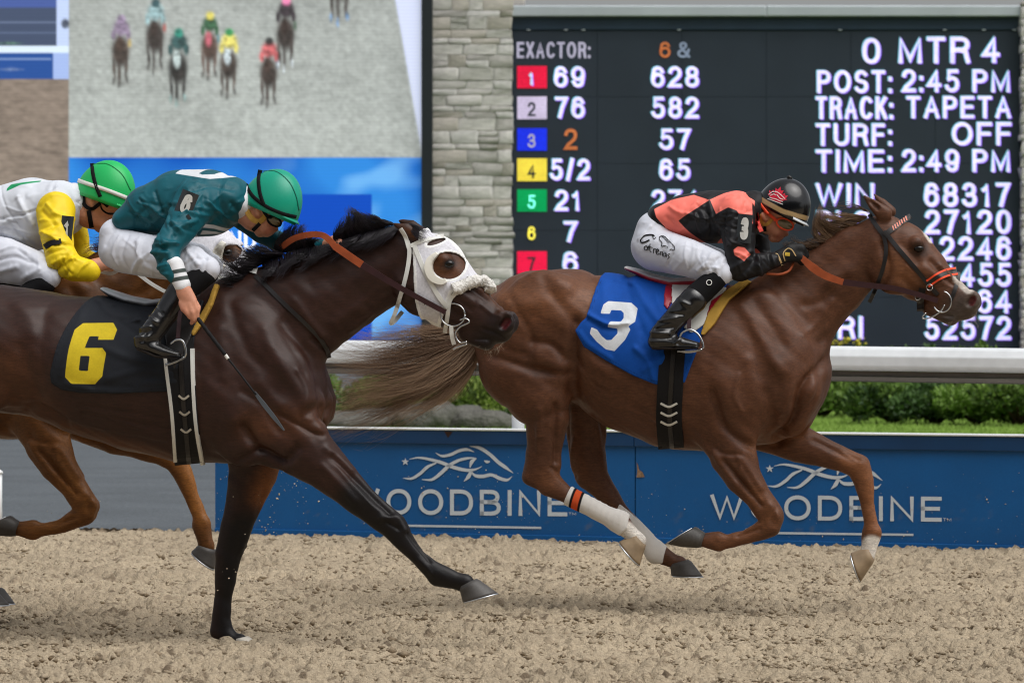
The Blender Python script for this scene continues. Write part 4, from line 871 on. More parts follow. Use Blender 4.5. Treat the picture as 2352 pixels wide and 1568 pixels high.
def paint_std(fr, T, belly=True, socks=(), blaze=False):
    def pf(A, v):
        uz = v[:, [0, 2]]; d = lambda pts: linedist(uz, fr.uz([T(*p) for p in pts], .1))
        A['grey'] = .85*sst(1.15-d([(2210,705),(2240,700),(2190,738)])/fr.m(58))
        A['dark'] = np.maximum.reduce([.8*sst(1.4-d([(2110,571),(2112,572)])/fr.m(20)), .5*sst(1-d([(2150,725),(2180,730)])/fr.m(30)),
                                   .35*sst(1-d([(1199,1101),(1213,1120)])/fr.m(30)), .25*sst(1-d([(1245,960),(1250,1060)])/fr.m(60)), .4*sst(1-d([(1990,490),(1984,455)])/fr.m(12))])
        A['light'] = np.maximum.reduce([.5*sst(1-d([(2050,600),(2090,650)])/fr.m(60)), .75*sst(1.1-d([(1940,1060),(1985,1100),(2000,1210)])/fr.m(45)), .45*sst(1.1-d([(1740,1140),(1775,1190),(1660,1245)])/fr.m(45)), .35*sst(1-d([(1300,1090),(1270,1100)])/fr.m(50)), .45*sst(1-d([(1180,690),(1370,690)])/fr.m(90)), .35*sst(1-d([(1850,990),(1740,1030)])/fr.m(40))])
        for pts, r in socks: A['white'] = np.maximum(A['white'], sst((1.25-d(pts)/fr.m(r))*2.5))
        if blaze: A['white'] = np.maximum(A['white'], .8*sst((1-d([(2118,520),(2136,548)])/fr.m(11))*3)); A['white'] = np.maximum(A['white'], .55*sst((1-d([(2198,640),(2222,662)])/fr.m(15))*3))
        A['pink'] = .85*sst((1-d([(2233,687),(2229,695)])/fr.m(9))*3)*(np.abs(v[:, 1]) < .07)
    return pf
horse3, F3 = build3(fr3, ident, None, 'chestnut racehorse out in front, all four hooves off the ground, number 3 cloth', M_COAT3,
    paint_std(fr3, ident, socks=[([(1990,1262),(2010,1300)],26), ([(1440,1220),(1475,1250)],24)], blaze=True))
hoof(horse3, fr3, (1564,1296), (46,-12), 25, (1578,1322), (1,0.02), 36, -.13)
hoof(horse3, fr3, (1466,1244), (30,34), 22, (1446,1270), (50,57), 36, .13, mat=M_HOOFT)
hoof(horse3, fr3, (1994,1276), (22,45), 21, (1966,1302), (17,50), 35, -.13, mat=M_HOOFT)
hoof(horse3, fr3, (1606,1238), (-12,35), 20, (1565,1229), (-61,38), 37, .14)
M_TAIL3 = hairmat('chestnut tail hair', '#533522', '#c6aa90'); M_MANE3 = hairmat('chestnut mane hair', '#4d382b', '#a88a6c')
hair(horse3, fr3, 'tail', [[(1128,715,0),(1070,745,.02),(990,765,.03),(900,775,0),(850,770,.0)],[(1120,735,.03),(1050,775,.05),(960,800,.05),(860,815,.03),(775,800,0)],[(1112,750,.05),(1040,800,.07),(940,850,.08),(830,880,.05),(740,890,0)],[(1105,770,.05),(1050,830,.07),(960,885,.08),(850,925,.05),(745,945,0)],
    [(1100,785,.02),(1075,850,.05),(1020,880,.06),(930,905,.03),(820,955,0)],[(1105,770,-.03),(1080,850,-.03),(1050,900,0),(1020,915,.02),(975,920,0)]], 3200, M_TAIL3, r=.0010, jit=9, curl=9, seg=14, seed=3, lenv=.6, clump=40, wj=.03, cw=3.6, wave=17, pullr=(.5, 1.0))
hair(horse3, fr3, 'tail_wisps', [[(1110,750,.02),(1000,770,.05),(900,770,.05),(858,752,.0)],[(1105,760,.04),(980,830,.08),(850,880,.08),(742,905,.0)],[(1100,780,.04),(1010,880,.08),(880,930,.08),(742,962,.0)],[(1100,785,.04),(1060,880,.06),(1020,925,.06),(985,930,.0)]], 260, M_TAIL3, r=.0011, jit=10, curl=14, seg=20, seed=33, lenv=.5, clump=40, wj=.03, cw=3, wave=16)
hair(horse3, fr3, 'mane', [[(1992,497,.012),(1962,499,.03),(1925,508,.045),(1900,514,.05)],[(1965,514,.012),(1930,508,.03),(1900,506,.04),(1884,492,.04)],[(1940,530,.012),(1905,516,.03),(1884,503,.04),(1876,480,.03)],[(1915,547,.012),(1888,528,.03),(1876,506,.03),(1888,476,.02)],[(1898,558,.012),(1876,548,.03),(1868,526,.03),(1870,500,.02)]], 900, M_MANE3, r=.0015, jit=3, curl=4, seed=4, lenv=.4, clump=13, wj=.01, cw=2.2, wave=5)
hair(horse3, fr3, 'mane_at_withers', [[(1905,556,.012),(1880,556,.05),(1858,566,.07)],[(1880,570,.012),(1850,562,.03),(1815,550,.05)],[(1855,584,.012),(1832,572,.04),(1798,562,.05)],[(1830,592,.012),(1815,590,.05),(1800,585,.06)]], 420, M_MANE3, r=.0014, jit=3, curl=4, seed=41, lenv=.45, clump=9, wj=.01, cw=2, wave=5)
hair(horse3, fr3, 'mane_wisp', [[(1990,485,.0),(1960,470,.0),(1920,474,0),(1880,475,0)],[(1995,484,.0),(1965,476,.0),(1930,478,0),(1910,470,0)]], 22, M_MANE3, r=.001, jit=5, seed=5, lenv=.5, clump=4)
hair(horse3, fr3, 'whiskers', [[(2170,742,.03),(2160,752,.05),(2152,758,.06)],[(2215,735,.04),(2218,748,.05),(2214,758,.06)],[(2245,715,.04),(2250,722,.05),(2248,732,.05)]], 26, hairmat('whisker', '#6b5a4c', '#b9a890'), r=.0005, jit=6, seed=6, clump=12)

# horse 1: same stride as the leader, seen past the dark horse
fr1 = Frame(19.05, 60, 12)
def T1(x, y):
    k = float(sst((x-1800)/220)) if y < 800 else 0.
    return x-1574-14*k, y-26+34*k
ov1 = dict(fore_f=[(190,955,60,.08,-.12),(265,998,45,.065,-.13),(318,1020,34,.052,-.13),(370,1040,27,.044,-.13),(404,1056,28,.043,-.13),(419,1085,24,.036,-.13),(440,1140,17,.025,-.13),(458,1182,17,.025,-.13),(464,1202,23,.031,-.13),(471,1238,18,.027,-.13),(474,1256,20,.028,-.13)],
           hind_f=[(-244,854,80,.11,-.12),(-229,932,52,.08,-.13),(-226,1010,44,.056,-.13),(-217,1080,40,.048,-.13),(-186,1130,27,.036,-.13),(-144,1190,18,.028,-.13),(-86,1300,19,.026,-.13),(-70,1325,25,.031,-.13),(-38,1345,17,.027,-.13),(-24,1352,19,.028,-.13)])
horse1, F1 = build3(fr1, T1, ov1, 'bay racehorse in white hood hidden behind the dark horse', M_COAT1, paint_std(fr1, T1), nh=.0105)
hoof(horse1, fr1, (474,1262), (43,14), 23, (466,1286), (40,32), 33, -.13); hoof(horse1, fr1, (-14,1358), (40,-8), 24, (-1,1381), (1,.12), 34, -.13)
hoof(horse1, fr1, (32,1212), (-12,35), 20, (-9,1203), (-61,38), 37, .14); hoof(horse1, fr1, (-108,1218), (30,34), 22, (-128,1244), (50,57), 36, .13)
M_MANE1 = hairmat('bay mane hair', '#3a2018', '#8a4a33')
hair(horse1, fr1, 'mane', [[(230,578,.01),(205,570,.03),(190,582,.05)],[(285,552,.01),(250,548,.03),(215,556,.05)],[(340,535,.01),(310,525,.03),(280,535,.05)],[(400,505,.01),(370,500,.02),(340,510,.04)]], 260, M_MANE1, r=.0014, seed=7, clump=12)
hair(horse1, fr1, 'tail', [[(-446,689,0),(-560,740,.03),(-700,790,.03)],[(-460,720,.03),(-560,800,.05),(-690,880,.04)],[(-470,750,.02),(-540,860,.04),(-640,920,.02)]], 160, M_MANE1, r=.002, seed=8)

# dark bay 6
fr6 = Frame(18.0, 450, 12)
def horse6_field(fr):
    u0 = fr.loc(-560, 700)[0]; u1 = fr.loc(1215, 700)[0]; f = Fld(fr, (u0, -.40, -.06), (u1, .40, 2.0), .0078)
    f.chain([(-310,762,104,.21),(-225,752,124,.27),(-120,762,122,.28),(0,800,147,.28),(110,816,146,.285),(210,842,160,.29),(330,868,172,.29),(430,880,182,.27),(540,868,196,.235),(628,884,124,.19)], .03)
    f.chain([(565,770,142,.15),(700,706,122,.11),(790,658,104,.09),(868,622,88,.075),(925,600,76,.07)], .07)
    for e, k in (([(560,760,60,.05,.13),(640,860,72,.07,.15),(668,930,64,.06,.15)], .05), ([(540,950,90,.06,.18),(560,1000,70,.06,.16)], .05), ([(-210,740,90,.07,.18),(-235,820,96,.07,.18)], .05), ([(-60,850,66,.06,.2),(-30,900,52,.055,.2)], .05), ([(712,930,36,.05,.07),(680,1000,44,.06,.06)], .03)):
        f.chain(e, k, mirror=True)
    f.chain([(585,1000,78,.09,-.12),(582,1080,58,.07,-.13),(562,1150,44,.056,-.13),(542,1215,36,.047,-.13),(525,1272,32,.044,-.13),(519,1315,26,.037,-.13),(513,1370,21,.027,-.13),(509,1418,22,.027,-.13),(509,1450,27,.032,-.13),(536,1468,16,.028,-.13),(552,1470,16,.028,-.13)], .03)
    f.chain([(628,975,100,.09,.13),(690,1022,72,.08,.14),(752,1078,51,.065,.14),(812,1132,40,.052,.14),(862,1176,33,.045,.14),(898,1204,31,.043,.14),(930,1242,24,.035,.14),(962,1280,19,.026,.14),(988,1304,21,.028,.14),(1006,1319,26,.032,.14),(1048,1333,19,.028,.14),(1068,1338,22,.03,.14)], .028)
    f.chain([(-290,830,110,.13,.13),(-262,905,80,.11,.14),(-275,985,52,.072,.14),(-330,1060,42,.055,.14),(-360,1105,44,.048,.14),(-368,1170,24,.03,.14),(-380,1250,19,.026,.14),(-386,1290,25,.031,.14),(-420,1330,18,.027,.14)], .03)
    f.chain([(-150,880,80,.11,-.12),(-120,960,54,.08,-.13),(-135,1050,44,.056,-.13),(-150,1110,40,.048,-.13),(-120,1190,22,.03,-.13),(-70,1300,19,.026,-.13),(-58,1330,25,.031,-.13),(-30,1360,18,.027,-.13)], .03)
    f.chain([(948,586,62,.082),(985,628,88,.095),(1036,680,74,.085),(1086,716,53,.062),(1126,742,43,.053),(1144,754,36,.053)], .035)
    f.chain([(1078,764,25,.04),(1118,786,18,.042)], .012)
    f.chain([(972,664,64,.045,.06)], .03, mirror=True); f.chain([(1020,600,19,.03,.082)], .02, mirror=True)
    f.chain([(1040,664,12,.02,.078),(1084,694,9,.015,.056)], .02, mirror=True)
    f.chain([(1157,741,27,.03,.037)], .018, mirror=True)
    f.chain([(958,545,16,.022,.055),(932,526,15,.02,.065),(905,514,4,.008,.07)], .014); f.chain([(972,540,16,.022,-.05),(946,520,14,.02,-.06),(920,508,4,.008,-.06)], .014)
    f.chain([(1162,737,11,.03,.072),(1152,749,9,.03,.072)], .012, mirror=True, op='sub'); f.chain([(1031,606,9,.02,.122)], .012, mirror=True, op='sub')
    f.chain([(1082,778,3,.03,.06),(1122,780,3,.03,.06)], .006, mirror=True, op='sub')
    return f
STR6 = [([(560,980),(600,1040),(650,1060),(680,1030)],12,-10), ([(640,1060),(600,1035),(540,1062)],9,-8), ([(500,900),(540,960)],30,7), ([(600,760),(660,860),(700,920)],16,6), ([(640,740),(700,850)],14,-5), ([(720,1000),(690,960),(735,930)],12,-6),
        ([(905,712),(840,748),(770,800)],12,-7), ([(700,650),(790,610),(880,570)],20,-4), ([(750,740),(830,690),(900,650)],14,5), ([(760,1050),(830,1120),(890,1180)],7,-7), ([(740,1070),(810,1150)],8,4), ([(930,1225),(980,1290)],4,-6), ([(600,1100),(575,1170)],9,-5), ([(520,1330),(516,1430)],4,-6), ([(505,1290),(525,1300)],6,-4), ([(545,1300),(530,1320)],6,-4),
        ([(20,955),(70,935),(110,950),(140,970)],14,-10), ([(60,800),(90,900)],20,-5), ([(1000,690),(1040,730)],9,-5), ([(1060,660),(1115,700)],6,-5), ([(1080,665),(1130,715)],6,5), ([(190,930),(390,960)],5,-2), ([(190,950),(390,985)],5,-2), ([(180,970),(380,1010)],6,2), ([(950,600),(958,660),(930,700)],9,-6), ([(757,850),(740,940)],12,-4), ([(560,900),(600,930),(640,990)],10,-4), ([(600,880),(640,930)],16,5), ([(520,700),(560,790),(600,840)],14,-4), ([(500,760),(520,860)],18,4), ([(680,850),(700,900),(690,950)],5,3), ([(640,950),(700,985),(735,1000)],5,-4), ([(770,1070),(830,1140),(870,1180)],4,1.5), ([(800,1100),(860,1160)],5,-1.5), ([(745,1030),(800,1080)],8,4), ([(870,1190),(905,1190),(925,1220)],6,4), ([(885,1200),(910,1215)],4,-4), ([(955,1285),(985,1318)],3,3), ([(600,1110),(585,1160),(560,1210)],4,3), ([(560,1130),(545,1190)],6,-4), ([(510,1265),(540,1280)],6,4), ([(524,1340),(520,1430)],3,3), ([(500,1440),(518,1450)],7,4), ([(820,700),(860,670),(900,660)],9,-4), ([(780,760),(830,720)],5,3), ([(700,780),(740,820),(752,850)],7,-4), ([(660,690),(720,770)],10,4), ([(250,960),(330,985),(400,1010)],4,2), ([(40,700),(90,760)],20,4), ([(100,720),(110,860)],16,-4), ([(1005,650),(1030,690),(1060,720)],3.5,3), ([(1085,700),(1110,720),(1125,725)],3.5,2.5), ([(1130,700),(1150,722)],5,4), ([(1090,755),(1120,765),(1140,780)],4,-4), ([(660,930),(720,985)],24,6)]
def paint6(A, v):
    fr = fr6; uz = v[:, [0, 2]]; d = lambda pts: linedist(uz, fr.uz(pts, .1)); u2 = v[:, 0]
    leg = sst(1.5-d([(535,1235),(525,1275),(510,1440),(560,1475)])/fr.m(55)); leg2 = sst(1.5-d([(840,1150),(900,1205),(1000,1315),(1080,1345)])/fr.m(55))
    A['dark'] = np.maximum.reduce([.97*leg, .95*leg2, .75*sst(1-d([(1140,760),(1165,745),(1110,790)])/fr.m(70)), .8*sst(1.2-d([(1031,606),(1030,606)])/fr.m(15)), .5*sst(1-d([(600,600),(800,570),(900,530)])/fr.m(60)), .45*sst(1-d([(0,640),(200,670)])/fr.m(60))])
    A['light'] = np.maximum.reduce([.4*sst(1.2-d([(1010,610),(1040,620)])/fr.m(40)), 1.0*sst(1.3-d([(632,1085),(600,1140)])/fr.m(60))*(v[:, 1] > .02), .3*sst(1-d([(50,860),(90,980)])/fr.m(120)), .45*sst(1-d([(1100,650),(1150,715)])/fr.m(22)), .6*sst(1-d([(905,514),(950,540)])/fr.m(16)), .25*sst(1-d([(600,980),(740,960)])/fr.m(70)), .35*sst(1-d([(150,980),(380,1050)])/fr.m(30))])*(1-A['dark'])
    A['pink'] = .8*sst((1-d([(1160,738),(1153,748)])/fr.m(10))*3)*(np.abs(v[:, 1]) < .072)
horse6 = fr6.thing('racehorse', 'dark bay racehorse with black legs and white hood, nearest the viewer', 'horse')
F6 = horse6_field(fr6); horse_mesh(horse6, fr6, F6, STR6, M_COAT6, paint6); eyeball(horse6, fr6, F6, 1031, 606, .019)
hoof(horse6, fr6, (1080,1345), (42,-22), 26, (1103,1372), (80,-22), 41, .14); hoof(horse6, fr6, (558,1468), (20,-4), 17, (570,1488), (1,0), 34, -.13, mat=M_HOOFW, shoe=False)
hoof(horse6, fr6, (-426,1338), (30,-20), 22, (-436,1362), (40,-20), 34, .14); hoof(horse6, fr6, (-22,1366), (30,-5), 20, (-14,1388), (1,0), 34, -.13)
M_MANE6 = hairmat('black mane hair', '#0f0d10', '#2c2630')
hair(horse6, fr6, 'mane', [[(770,556,.012),(765,545,.03),(782,524,.03),(790,508,.02)],[(800,548,.012),(795,528,.03),(806,505,.03),(798,487,.01)],[(830,540,.012),(815,522,.03),(816,503,.03),(801,485,.01)],[(860,530,.012),(838,516,.03),(830,500,.03),(812,484,.01)],[(885,520,.012),(860,512,.03),(846,504,.03),(832,492,.02)],[(905,515,.012),(885,508,.03),(866,506,.04),(850,506,.04)]], 1000, M_MANE6, r=.0019, jit=3, curl=4, seed=9, lenv=.45, clump=12, wj=.01, cw=2.4, wave=4)
hair(horse6, fr6, 'mane_under_rein', [[(640,584,.012),(628,566,.03),(640,548,.04),(652,536,.03)],[(670,575,.012),(660,552,.03),(664,532,.03),(676,516,.02)],[(700,570,.012),(692,552,.03),(688,535,.03),(700,522,.02)],[(725,566,.012),(722,556,.03),(735,545,.05),(750,552,.06)]], 500, M_MANE6, r=.0018, jit=3, curl=4, seed=91, lenv=.5, clump=9, wj=.01, cw=2.2, wave=4)
hair(horse6, fr6, 'mane_at_withers', [[(560,652,.03),(545,655,.06),(520,650,.09),(500,645,.11)],[(590,612,.02),(570,612,.06),(545,612,.09),(512,600,.11)],[(620,594,.02),(600,590,.05),(575,580,.07),(550,576,.08)],[(650,582,.02),(632,578,.05),(606,566,.07),(580,566,.07)]], 700, M_MANE6, r=.0018, jit=4, curl=4, seed=92, lenv=.45, clump=12, wj=.012, cw=2.2, wave=4)
hair(horse6, fr6, 'forelock', [[(940,515,.03),(965,525,.06),(985,535,.07)],[(930,520,.04),(955,540,.08),(970,550,.09)]], 160, M_MANE6, r=.0012, jit=4, seed=10, clump=5)
hair(horse6, fr6, 'mane_on_crest', [[(600,600,.02),(606,625,.10),(580,640,.13)],[(680,575,.02),(676,602,.09),(645,620,.12)],[(760,560,.02),(752,586,.09),(718,602,.11)],[(850,530,.02),(832,556,.08),(796,572,.10)],[(925,515,.02),(902,538,.075),(866,552,.09)]], 1000, M_MANE6, r=.0018, jit=4, curl=4, seed=12, lenv=.5, clump=20, wj=.006, cw=2.5, wave=6)
hair(horse6, fr6, 'tail', [[(-400,700,0),(-500,740,.03),(-640,800,.03)],[(-405,730,.03),(-510,810,.05),(-630,880,.04)]], 300, M_MANE6, r=.0016, seed=13)
hair(horse6, fr6, 'whiskers', [[(1100,795,.03),(1090,805,.05)],[(1130,805,.04),(1128,815,.05)],[(1165,780,.04),(1150,800,.05)]], 26, hairmat('whisker', '#6b5a4c', '#b9a890'), r=.0005, jit=6, seed=14, clump=12)
# ================================================================ tack
M_LEA = pm('black leather', lin('#1b1817'), .38, .5, var=(30, .2, 3), bump=(160, .15, .002)); M_BRN = pm('brown leather', lin('#33161a'), .45, .5, var=(30, .2, 3)); M_TAN = pm('orange rubber grip', lin('#9e4d2a'), .6, .3, var=[(25, .18, 3)], bump=(240, .3, .002))
M_WST = pm('white nylon strap', lin('#dcdcd6'), .5, .4, var=(20, .06, 3)); M_STEEL = pm('steel', lin('#c4c6c8'), .22, .5, metal=1.0); M_FLO = pm('fluorescent orange tape', lin('#f0522e'), .5, .3)
M_FLEECE = pm('white fleece', lin('#e6e3dd'), .95, .1, bump=[(120, .9, .012), (40, .5, .02)]); M_ELAS = pm('black elastic', lin('#131214'), .75, .3, bump=(300, .3, .002)); M_PAD = pm('yellow foam pad', lin('#b08a3c'), .8, .2, var=(20, .15, 3), bump=(90, .3, .004))
def loop(fr, pts, w, r, n=40, closed=False, sides=8):
    p = smoothline(pts+[pts[0]] if closed else pts, n); ww = np.interp(np.linspace(0, 1, n), np.linspace(0, 1, len(np.atleast_1d(w))), np.atleast_1d(w)); u, z = fr.loc(p[:, 0], p[:, 1], ww)
    return tube(np.stack([u, -ww, z], 1), r, sides)
def circ(cx, cy, rx, ry=None, a0=0, a1=360, n=16): return [(cx+rx*math.cos(math.radians(a)), cy+(ry or rx)*math.sin(math.radians(a))) for a in np.linspace(a0, a1, n)]
def sheetmat(name, base, ink, rough=.75): return pm(name, lin(base), rough, .2, masks=[('ink', lin(ink), .0012), ('seam', tuple(.45*c for c in lin(base)), .0012)], var=[(10, .08, 3), (120, .05, 2)], bump=[(420, .3, .001)], folds=[(5, .45, .02), (13, .3, .008)])
def wrinkles(fr, lines):
    L = [(fr.uz(smoothline(l, 10), .3), fr.m(r), mm*.001) for l, r, mm in lines]
    def g(u, z):
        p = np.stack([u.ravel(), z.ravel()], 1); d = np.zeros(len(p))
        for l, r, a in L: d += a*np.exp(-(linedist(p, l)/r)**2)
        return d.reshape(u.shape).astype(np.float32)
    return g
def ink(fr, v, outer, holes=()):
    uz = v[:, [0, 2]]; d = np.full(len(v), 1.)
    for o_ in outer: d = np.minimum(d, polysd(uz, fr.uz(o_, .3)))
    for h in holes: d = np.maximum(d, -polysd(uz, fr.uz(h, .3)))
    return np.where(v[:, 1] < 0, d, 1.)
# ---- number cloths
def z1(*L): return [(980+.41667*x, 555.3+.41667*y) for x, y in L]
cl3 = fr3.thing('number_cloth', 'blue saddle cloth with a white number 3', 'saddle cloth', fr3.pt(1470, 650, 0))
poly = [(1366,608),(1414,604),(1424,618),(1459,628),(1517,645),(1580,645),(1650,640),(1652,676),(1625,722),(1599,812),(1573,880),(1561,873),(1541,853),(1520,884),(1505,882),(1459,864),(1397,830),(1342,797),(1322,759),(1334,741),(1347,728),(1355,693),(1363,639)]
wr3 = wrinkles(fr3, [([(1440,640),(1480,700),(1530,760)],9,9), ([(1420,640),(1455,720),(1500,800)],8,-6), ([(1460,800),(1490,830),(1500,870)],7,10), ([(1375,650),(1385,740)],10,5), ([(1349,722),(1375,736),(1400,745),(1440,742)],5,14), ([(1350,735),(1380,752),(1420,760)],6,-7), ([(1480,850),(1520,820)],7,7), ([(1330,765),(1350,790),(1400,822)],7,6), ([(1400,640),(1440,650)],6,8), ([(1500,680),(1520,740),(1515,830)],9,7), ([(1470,760),(1480,800)],8,-6)])
v, q = F3.patch(fr3.uz(poly, .27), .010, .0066, wr3); v = relax(v, q, 1)
n3 = z1((950,395),(962,345),(985,326),(1110,335),(1150,366),(1142,440),(1106,466),(1120,482),(1092,540),(1034,602),(985,592),(932,548),(896,505),(904,470),(935,484),(962,520),(990,542),(1016,540),(1048,505),(1046,478),(992,470),(1006,438),(1064,440),(1078,420),(1076,392),(1060,378),(1006,375),(1000,396))
seam = lambda fr, v, pl: np.abs(polysd(v[:, [0, 2]], fr.uz(pl, .27))+.014)-.0016
cm = sheetmat('blue twill', '#0a4aa0', '#d6dade'); part(cl3, 'cloth', v, q, cm, attrs={'ink': ink(fr3, v, [n3]), 'seam': seam(fr3, v, poly)})
cl6 = fr6.thing('number_cloth', 'black saddle cloth with a yellow number 6', 'saddle cloth', fr6.pt(280, 690, 0))
poly = [(181,672),(235,678),(300,682),(400,684),(445,690),(440,740),(438,784),(444,890),(412,900),(380,899),(267,904),(183,902),(143,895),(120,881),(117,862),(133,793),(150,745),(163,713)]
wr6 = wrinkles(fr6, [([(200,690),(240,720),(300,725)],8,7), ([(175,700),(160,780),(140,860)],9,5), ([(240,800),(320,830),(400,840)],9,7), ([(250,870),(330,850),(390,860)],9,6), ([(210,885),(300,890)],8,-5), ([(300,730),(340,760)],7,8), ([(260,740),(310,770)],7,-5), ([(330,880),(400,876)],7,6), ([(150,880),(210,897)],6,5), ([(190,684),(230,700)],6,7), ([(290,738),(310,733),(325,738)],4,9)])
v, q = F6.patch(fr6.uz(poly, .27), .010, .0066, wr6); v = relax(v, q, 1)
n6 = [(180,742),(247,741),(259,757),(255,780),(220,780),(221,772),(200,772),(192,799),(233,799),(242,810),(235,864),(217,882),(163,881),(149,866),(157,800),(165,757)]; h6 = [(184,817),(205,817),(202,852),(181,851)]
part(cl6, 'cloth', v, q, sheetmat('black twill', '#23262c', '#d8bf2a'), attrs={'ink': ink(fr6, v, [n6], [h6]), 'seam': seam(fr6, v, poly)})
cl1 = fr1.thing('number_cloth', 'white saddle cloth almost hidden under the rider in white and yellow', 'saddle cloth', fr1.pt(-90, 640, 0))
v, q = F1.patch(fr1.uz([(-200,585),(-120,600),(0,610),(60,610),(40,700),(0,840),(-60,850),(-200,780),(-230,740)], .27), .010, .012); part(cl1, 'cloth', v, q, sheetmat('white twill', '#c9cbd0', '#202020'), attrs={'ink': np.ones(len(v)), 'seam': np.ones(len(v))})
# ---- girths and saddles
def fauto(fr, chains, h):
    px = []; 
    for c in chains:
        for q in c[0]:
            for sg in ((1, -1) if (len(c) > 2 and c[2]) else (1,)):
                w = (q[4] if len(q) > 4 else 0.)*sg; u, z = fr.loc(q[0], q[1], w); a = fr.m(q[2]); px.append((u-a, w-q[3], z-a)); px.append((u+a, w+q[3], z+a))
    px = np.array(px); f = Fld(fr, px.min(0)-3*h-.01, px.max(0)+3*h+.01, h)
    for c in chains: f.chain(c[0], c[1] if len(c) > 1 else .02, c[2] if len(c) > 2 else False, c[3] if len(c) > 3 else 'add')
    return f
def soft(t, name, fr, chains, h, mat, strokes=(), attrs=None, sm=2):
    f = fauto(fr, chains, h); v, q = f.mesh(); v = relax(v, q, sm)
    if strokes: v = sculpt(fr, v, q, strokes)
    o = part(t, name, v, q, mat, attrs=attrs(v) if attrs else None); return f, o
M_SAD3 = pm('red saddle leather', lin('#a3152b'), .32, .5, masks=[('ink', lin('#dedbd8'), .003)], var=(14, .12, 3)); M_SAD6 = pm('grey saddle leather', lin('#3a3d44'), .35, .5, masks=[('ink', lin('#d5dae0'), .004)], var=(14, .12, 3))
M_RED = pm('red flap leather', lin('#a3152b'), .32, .5, var=(14, .12, 3))
def saddle(fr, F, label, seat, mat, girth, gw, flap, flapc, pad, stir, leather, w_st, piping=None, buckles=()):
    t = fr.thing('racing_saddle', label, 'saddle', fr.pt(*seat[1][:2], 0))
    def a(v): # pale rolled edge along the top of the seat
        L = fr.uz([(p[0], p[1]-p[2]*.55) for p in seat], 0); uz = v[:, [0, 2]]; z = np.interp(uz[:, 0], L[:, 0], L[:, 1]); return {'ink': (z-uz[:, 1])-.006}
    soft(t, 'seat', fr, [(seat, .02)], .005, mat, attrs=a)
    for nm, poly, m, off in flapc: v, q = F.patch(fr.uz(poly, .25), off, .006, near=(.02, .42)); part(t, nm, v, q, m)
    v, q = F.patch(fr.uz(pad, .25), .022, .006); part(t, 'pad', v, q, M_PAD)
    v, f = ribbon(F, girth, gw, off=.014, thick=.03, n=40, across=7); g = part(t, 'girth', v, f, M_ELAS)
    v, f = ribbon(F, [(x+2, y) for x, y in girth], 10, off=.018, thick=.006, n=40); part(t, 'girth_strap', v, f, M_LEA, under=g)
    for k, (x, y, dx) in enumerate(buckles):
        v, f = ribbon(F, [(x-dx, y-4), (x, y+4), (x+dx, y-4)], 5, off=.024, thick=.006, n=8); part(t, 'buckle', v, f, M_WST if piping is None else M_STEEL, under=g)
    for L in (piping or []): v, f = ribbon(F, L, 7, off=.021, thick=.03, n=40); part(t, 'piping', v, f, M_WST, under=g)
    v, f = ribbon(None, leather, 9, w=[w_st-.06, w_st-.02, w_st], thick=.004, n=14, fr=fr); part(t, 'stirrup_leather', v, f, M_BRN)
    for st, nm in stir: 
        v, f = loop(fr, st, w_st, .0055 if nm == 'arch' else .006, 30); s_ = part(t, 'stirrup_'+nm, v, f, M_STEEL)
    a_, b_ = stir[-1][0][0], stir[-1][0][-1]; pa = [fr.pt(*a_, w_st-.05), fr.pt(*b_, w_st-.05), fr.pt(*b_, w_st+.05), fr.pt(*a_, w_st+.05)]; dn = np.array((0, 0, -.006))
    v = np.array(pa+[p+dn for p in pa]); part(t, 'tread', v, [[0,1,2,3],[7,6,5,4],[0,4,5,1],[1,5,6,2],[2,6,7,3],[3,7,4,0]], M_STEEL, False)
    return t
sad3 = saddle(fr3, F3, 'red and white racing saddle with black girth under the rider in salmon and black', [(1440,616,5,.05),(1466,625,8,.08),(1500,640,11,.10),(1545,652,13,.11),(1600,650,14,.10),(1660,640,16,.08)], M_SAD3,
    [(1545,800),(1540,870),(1536,960),(1541,1030)], 58, None, [('flap', [(1530,648),(1600,645),(1655,660),(1650,700),(1618,745),(1590,765),(1560,745),(1540,700)], M_WST, .018), ('flap_trim', [(1517,655),(1532,652),(1540,690),(1531,712),(1522,700)], M_RED, .018), ('flap_trim', [(1628,690),(1658,668),(1652,690),(1620,730)], M_RED, .021)],
    [(1690,640),(1712,646),(1668,690),(1640,745),(1618,770),(1610,768),(1625,715),(1655,668)], [([(1560,778),(1567,764),(1585,757),(1602,766),(1613,784),(1616,800)], 'arch'), ([(1556,806),(1585,808),(1613,802)], 'base')], [(1590,690),(1584,720),(1582,760)], .34, None, [(1536,930,19),(1536,951,19),(1536,972,19)])
sad6 = saddle(fr6, F6, 'grey racing saddle with white-edged black girth under the rider in teal', [(239,664,5,.05),(262,676,9,.08),(300,690,11,.10),(350,700,12,.11),(400,694,13,.10),(450,682,14,.08)], M_SAD6,
    [(412,770),(414,850),(421,950),(432,1066)], 62, None, [('flap', [(360,700),(440,690),(450,730),(430,790),(405,850),(385,800),(370,750)], M_LEA, .018)],
    [(468,650),(480,655),(474,700),(458,742),(440,772),(434,765),(446,730),(462,690)], [([(392,790),(404,781),(418,782),(425,795),(427,812),(424,820)], 'arch'), ([(380,838),(400,832),(424,820)], 'base')], [(420,690),(412,730),(408,783)], .36,
    [[(378,800),(381,845),(394,950),(402,1062)],[(440,800),(443,894),(450,984),(464,1068)]], [(422,912,12),(424,949,12),(427,989,12)])
